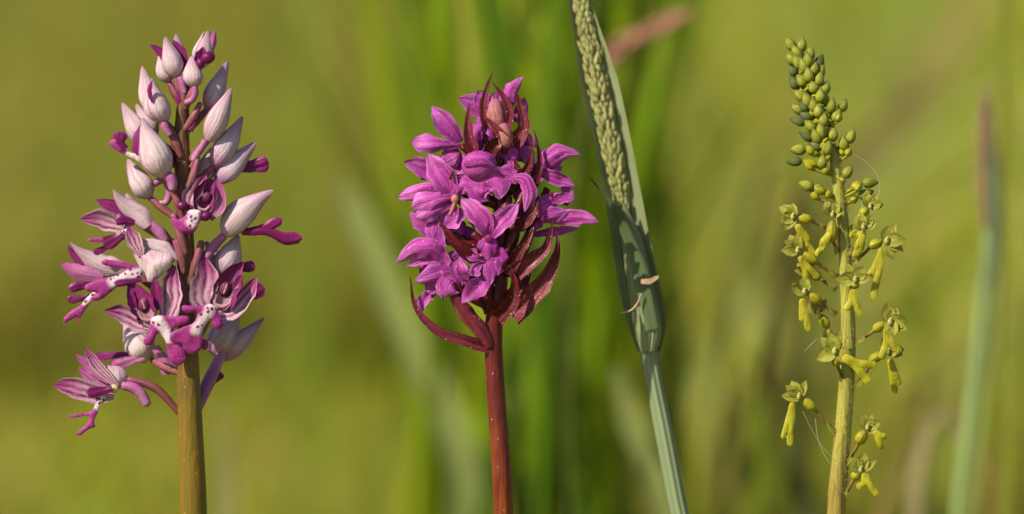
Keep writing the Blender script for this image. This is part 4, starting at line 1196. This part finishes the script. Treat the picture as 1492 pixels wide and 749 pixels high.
def twayflower(c, join, ov, lip, d=10, face=0., size=1., sep=None, ovr=7.5):
    """One flower: ovary on a brown pedicel, five small green sepals, forked yellow lip hanging from the column."""
    size *= 1.22
    fl = part('flower', shell((ov[0] + (join[0] - c[0]) * .14, ov[1] + (join[1] - c[1]) * .14), (ov[0] + (c[0] - ov[0]) * .75, ov[1] + (c[1] - ov[1]) * .75), ovr, d, prof=EGG, nu=14, nv=12), ovgreen, TO)
    part('pedicel', tube([(join[0], join[1], -d + 4), ((join[0] + ov[0]) / 2 + 1, (join[1] + ov[1]) / 2 + 2, -d * .4), ov], [3.4, 2.4, 2.8], d, 8, 12), pedicel, fl)
    part('bract', petal([(join[0], join[1] + 3, -d + 6), (join[0] * .75 + ov[0] * .25, join[1] * .75 + ov[1] * .25 + 3, -d + 10), (join[0] * .6 + ov[0] * .4, join[1] * .6 + ov[1] * .4 - 3, -d + 12)], 4, d, .6, 'bract', nu=5, nv=8), sepgreen, fl)
    angs = [q * .78 for q in (sep or (-75, -25, 25, 75))]
    for i, a in enumerate(angs):
        r = math.radians(a + face + random.uniform(-18, 18))
        L = size * random.uniform(16, 22)
        tip = (c[0] + math.sin(r) * L, c[1] - math.cos(r) * L, random.uniform(-1, 6))
        mid = (c[0] + math.sin(r) * L * .55, c[1] - math.cos(r) * L * .55, random.uniform(2, 5))
        part('sepal' if i % 2 == 0 else 'petal', petal([(c[0], c[1], 1), mid, tip], size * (8.4 if i % 2 == 0 else 6.6), d + 2, .6, 'ovate', 1.0, nu=9, nv=12, irr=.035), sepgreen, fl)
    part('column', merge(ball((c[0], c[1] + 1), 2.6 * size, 3.6 * size, d + 7, 3), ball((c[0] + 1, c[1] - 3), 2.0 * size, 1.8 * size, d + 8, 2.2)), colwhite, fl)
    root_, forks = lip[0], lip[1]
    r_ = np.array(root_, float); fs = [np.array(f, float) for f in forks]
    av = (fs[0] + fs[1]) / 2
    m_ = r_ * .52 + av * .48
    ax = unit(m_ - r_); pp = np.array([-ax[1], ax[0]])
    if (fs[0] - fs[1]) @ pp < 0:
        fs = fs[::-1]
    w0, w1, w2 = 3.6 * size, 6.0 * size, 4.2 * size

    def fork(f, sg):
        e = unit(f - m_); q = np.array([-e[1], e[0]])
        k = m_ * .35 + f * .65
        return [k + q * w2 * sg, f + q * w2 * .75 * sg, f + e * 1.6, f - q * w2 * .75 * sg, k - q * w2 * .9 * sg]
    crotch = m_ + unit(av - m_) * 5
    pts_ = [r_ + pp * w0 * .9, (r_ + m_) / 2 + pp * w1 * .8, m_ + pp * w1] + fork(fs[0], 1) + [crotch] + fork(fs[1], -1)[::-1] + [m_ - pp * w1, (r_ + m_) / 2 - pp * w1 * .8, r_ - pp * w0 * .9]
    ms = [traced([tuple(p) for p in pts_], d + 9, bowl=-2.2, thick=1.6, step=2.6, wave=1.5, gy=random.uniform(-.1, .25))]
    part('lip', merge(*ms), lipyellow, fl)


twayflower((1155, 315), (1205, 330), (1177, 319), ((1161, 328), [(1178, 352), (1186, 372)]), 10, -50, sep=(-60, -20, 20, 70, -120))
twayflower((1162, 364), (1221, 402), (1184, 378), ((1166, 374), [(1192, 403), (1175, 412)]), 12, -40)
twayflower((1172, 424), (1218, 456), (1190, 436), ((1169, 436), [(1178, 481), (1168, 467)]), 14, -30)
twayflower((1258, 330), (1234, 368), (1256, 344), ((1257, 342), [(1245, 374), (1252, 370)]), 10, 10, sep=(-80, -30, 20, 70))
twayflower((1292, 350), (1244, 380), (1272, 355), ((1287, 362), [(1273, 434), (1266, 402)]), 10, 60, 1.15, sep=(-70, -25, 20, 60, 110))
twayflower((1246, 407), (1234, 440), (1246, 416), ((1243, 422), [(1232, 451), (1254, 459)]), 20, 0, 1.1, sep=(-100, -45, 45, 100))
twayflower((1297, 468), (1250, 494), (1278, 478), ((1292, 478), [(1284, 522), (1311, 512)]), 14, 55, 1.15, sep=(-75, -25, 30, 70, 160))
twayflower((1216, 511), (1230, 556), (1218, 528), ((1229, 520), [(1276, 532), (1265, 557)]), 22, 0, 1.2, sep=(-140, -60, -10, 40, 170))
twayflower((1294, 512), (1250, 560), (1272, 520), ((1297, 524), [(1304, 572), (1310, 560)]), -4, 50, 1.0)
twayflower((1164, 577), (1218, 630), (1181, 590), ((1155, 588), [(1151, 648), (1141, 638)]), 12, -30, 1.0, sep=(-70, -20, 25, 80))
twayflower((1264, 622), (1232, 674), (1254, 640), ((1274, 628), [(1284, 653), (1291, 636)]), 14, 15, 1.0, sep=(-60, -15, 60, 110), ovr=9)
twayflower((1254, 684), (1228, 722), (1246, 694), ((1260, 690), [(1278, 720), (1250, 710)]), 12, 0, 1.05)
twayflower((1192, 453), (1222, 500), (1203, 472), ((1204, 480), [(1204, 500), (1210, 492)]), -12, -20, .95)
twayflower((1213, 312), (1220, 366), (1211, 346), ((1209, 340), [(1190, 372), (1196, 360)]), 16, 0, .95, ovr=9, sep=(-60, -15, 30, 75))
twayflower((1268, 300), (1240, 332), (1258, 310), ((1256, 312), [(1240, 345), (1246, 340)]), 2, 40, .9)
twayflower((1176, 395), (1218, 420), (1190, 402), ((1176, 402), [(1174, 430), (1168, 424)]), -10, -40, .85)
# fine stem hairs: too many to count
hv, hf = [], []
C = smooth([V(p) for p in TT], 400)
R = np.interp(np.linspace(0, 1, 400), np.linspace(0, 1, len(TR)), TR)
for i in range(5200):
    k = random.randrange(399)
    a = random.uniform(0, 6.283)
    o = np.array([math.cos(a), 0, math.sin(a)])
    p = C[k] + o * R[k] * .97
    q = p + o * random.uniform(1.8, 4.6) + np.array([random.uniform(-.8, .8), random.uniform(-.6, 1.6), random.uniform(-.8, .8)])
    sd = np.cross(o, [0, 1, 0]) * .42
    b0 = len(hv)
    hv += [p - sd + [0, .25, 0], p + sd + [0, -.25, 0], q]
    hf.append((b0, b0 + 1, b0 + 2))
hv = np.array(hv)
part('hair', (hv, hf, np.tile([.5, .5], (len(hv), 1)), np.zeros(len(hv))), hairmat, TO, kind='stuff')


# spider threads caught on the green orchid
def thread(label, pts, d, r=.2):
    o = part('spider_thread', tube(pts, [r, r * .8, r], d, 5, 30), threadmat)
    o['label'] = label; o['category'] = 'thread'; o['group'] = 'spider threads on the green orchid'


thread('curved white spider thread right of the upper green buds', [(1246, 226), (1262, 236), (1275, 250), (1281, 262), (1281, 282), (1272, 308)], 6)
thread('short spider thread hanging above the right green flower', [(1257, 334), (1256, 318), (1255, 294)], 8)
thread('thin spider thread from the low left flower to stem', [(1170, 600), (1186, 632), (1206, 660), (1226, 676)], 14)
thread('thin spider thread low left beside the stem', [(1188, 610), (1192, 640), (1204, 668), (1222, 690)], 10)
thread('spider thread slanting from left flower to the stem', [(1172, 512), (1190, 494), (1206, 482)], 0)
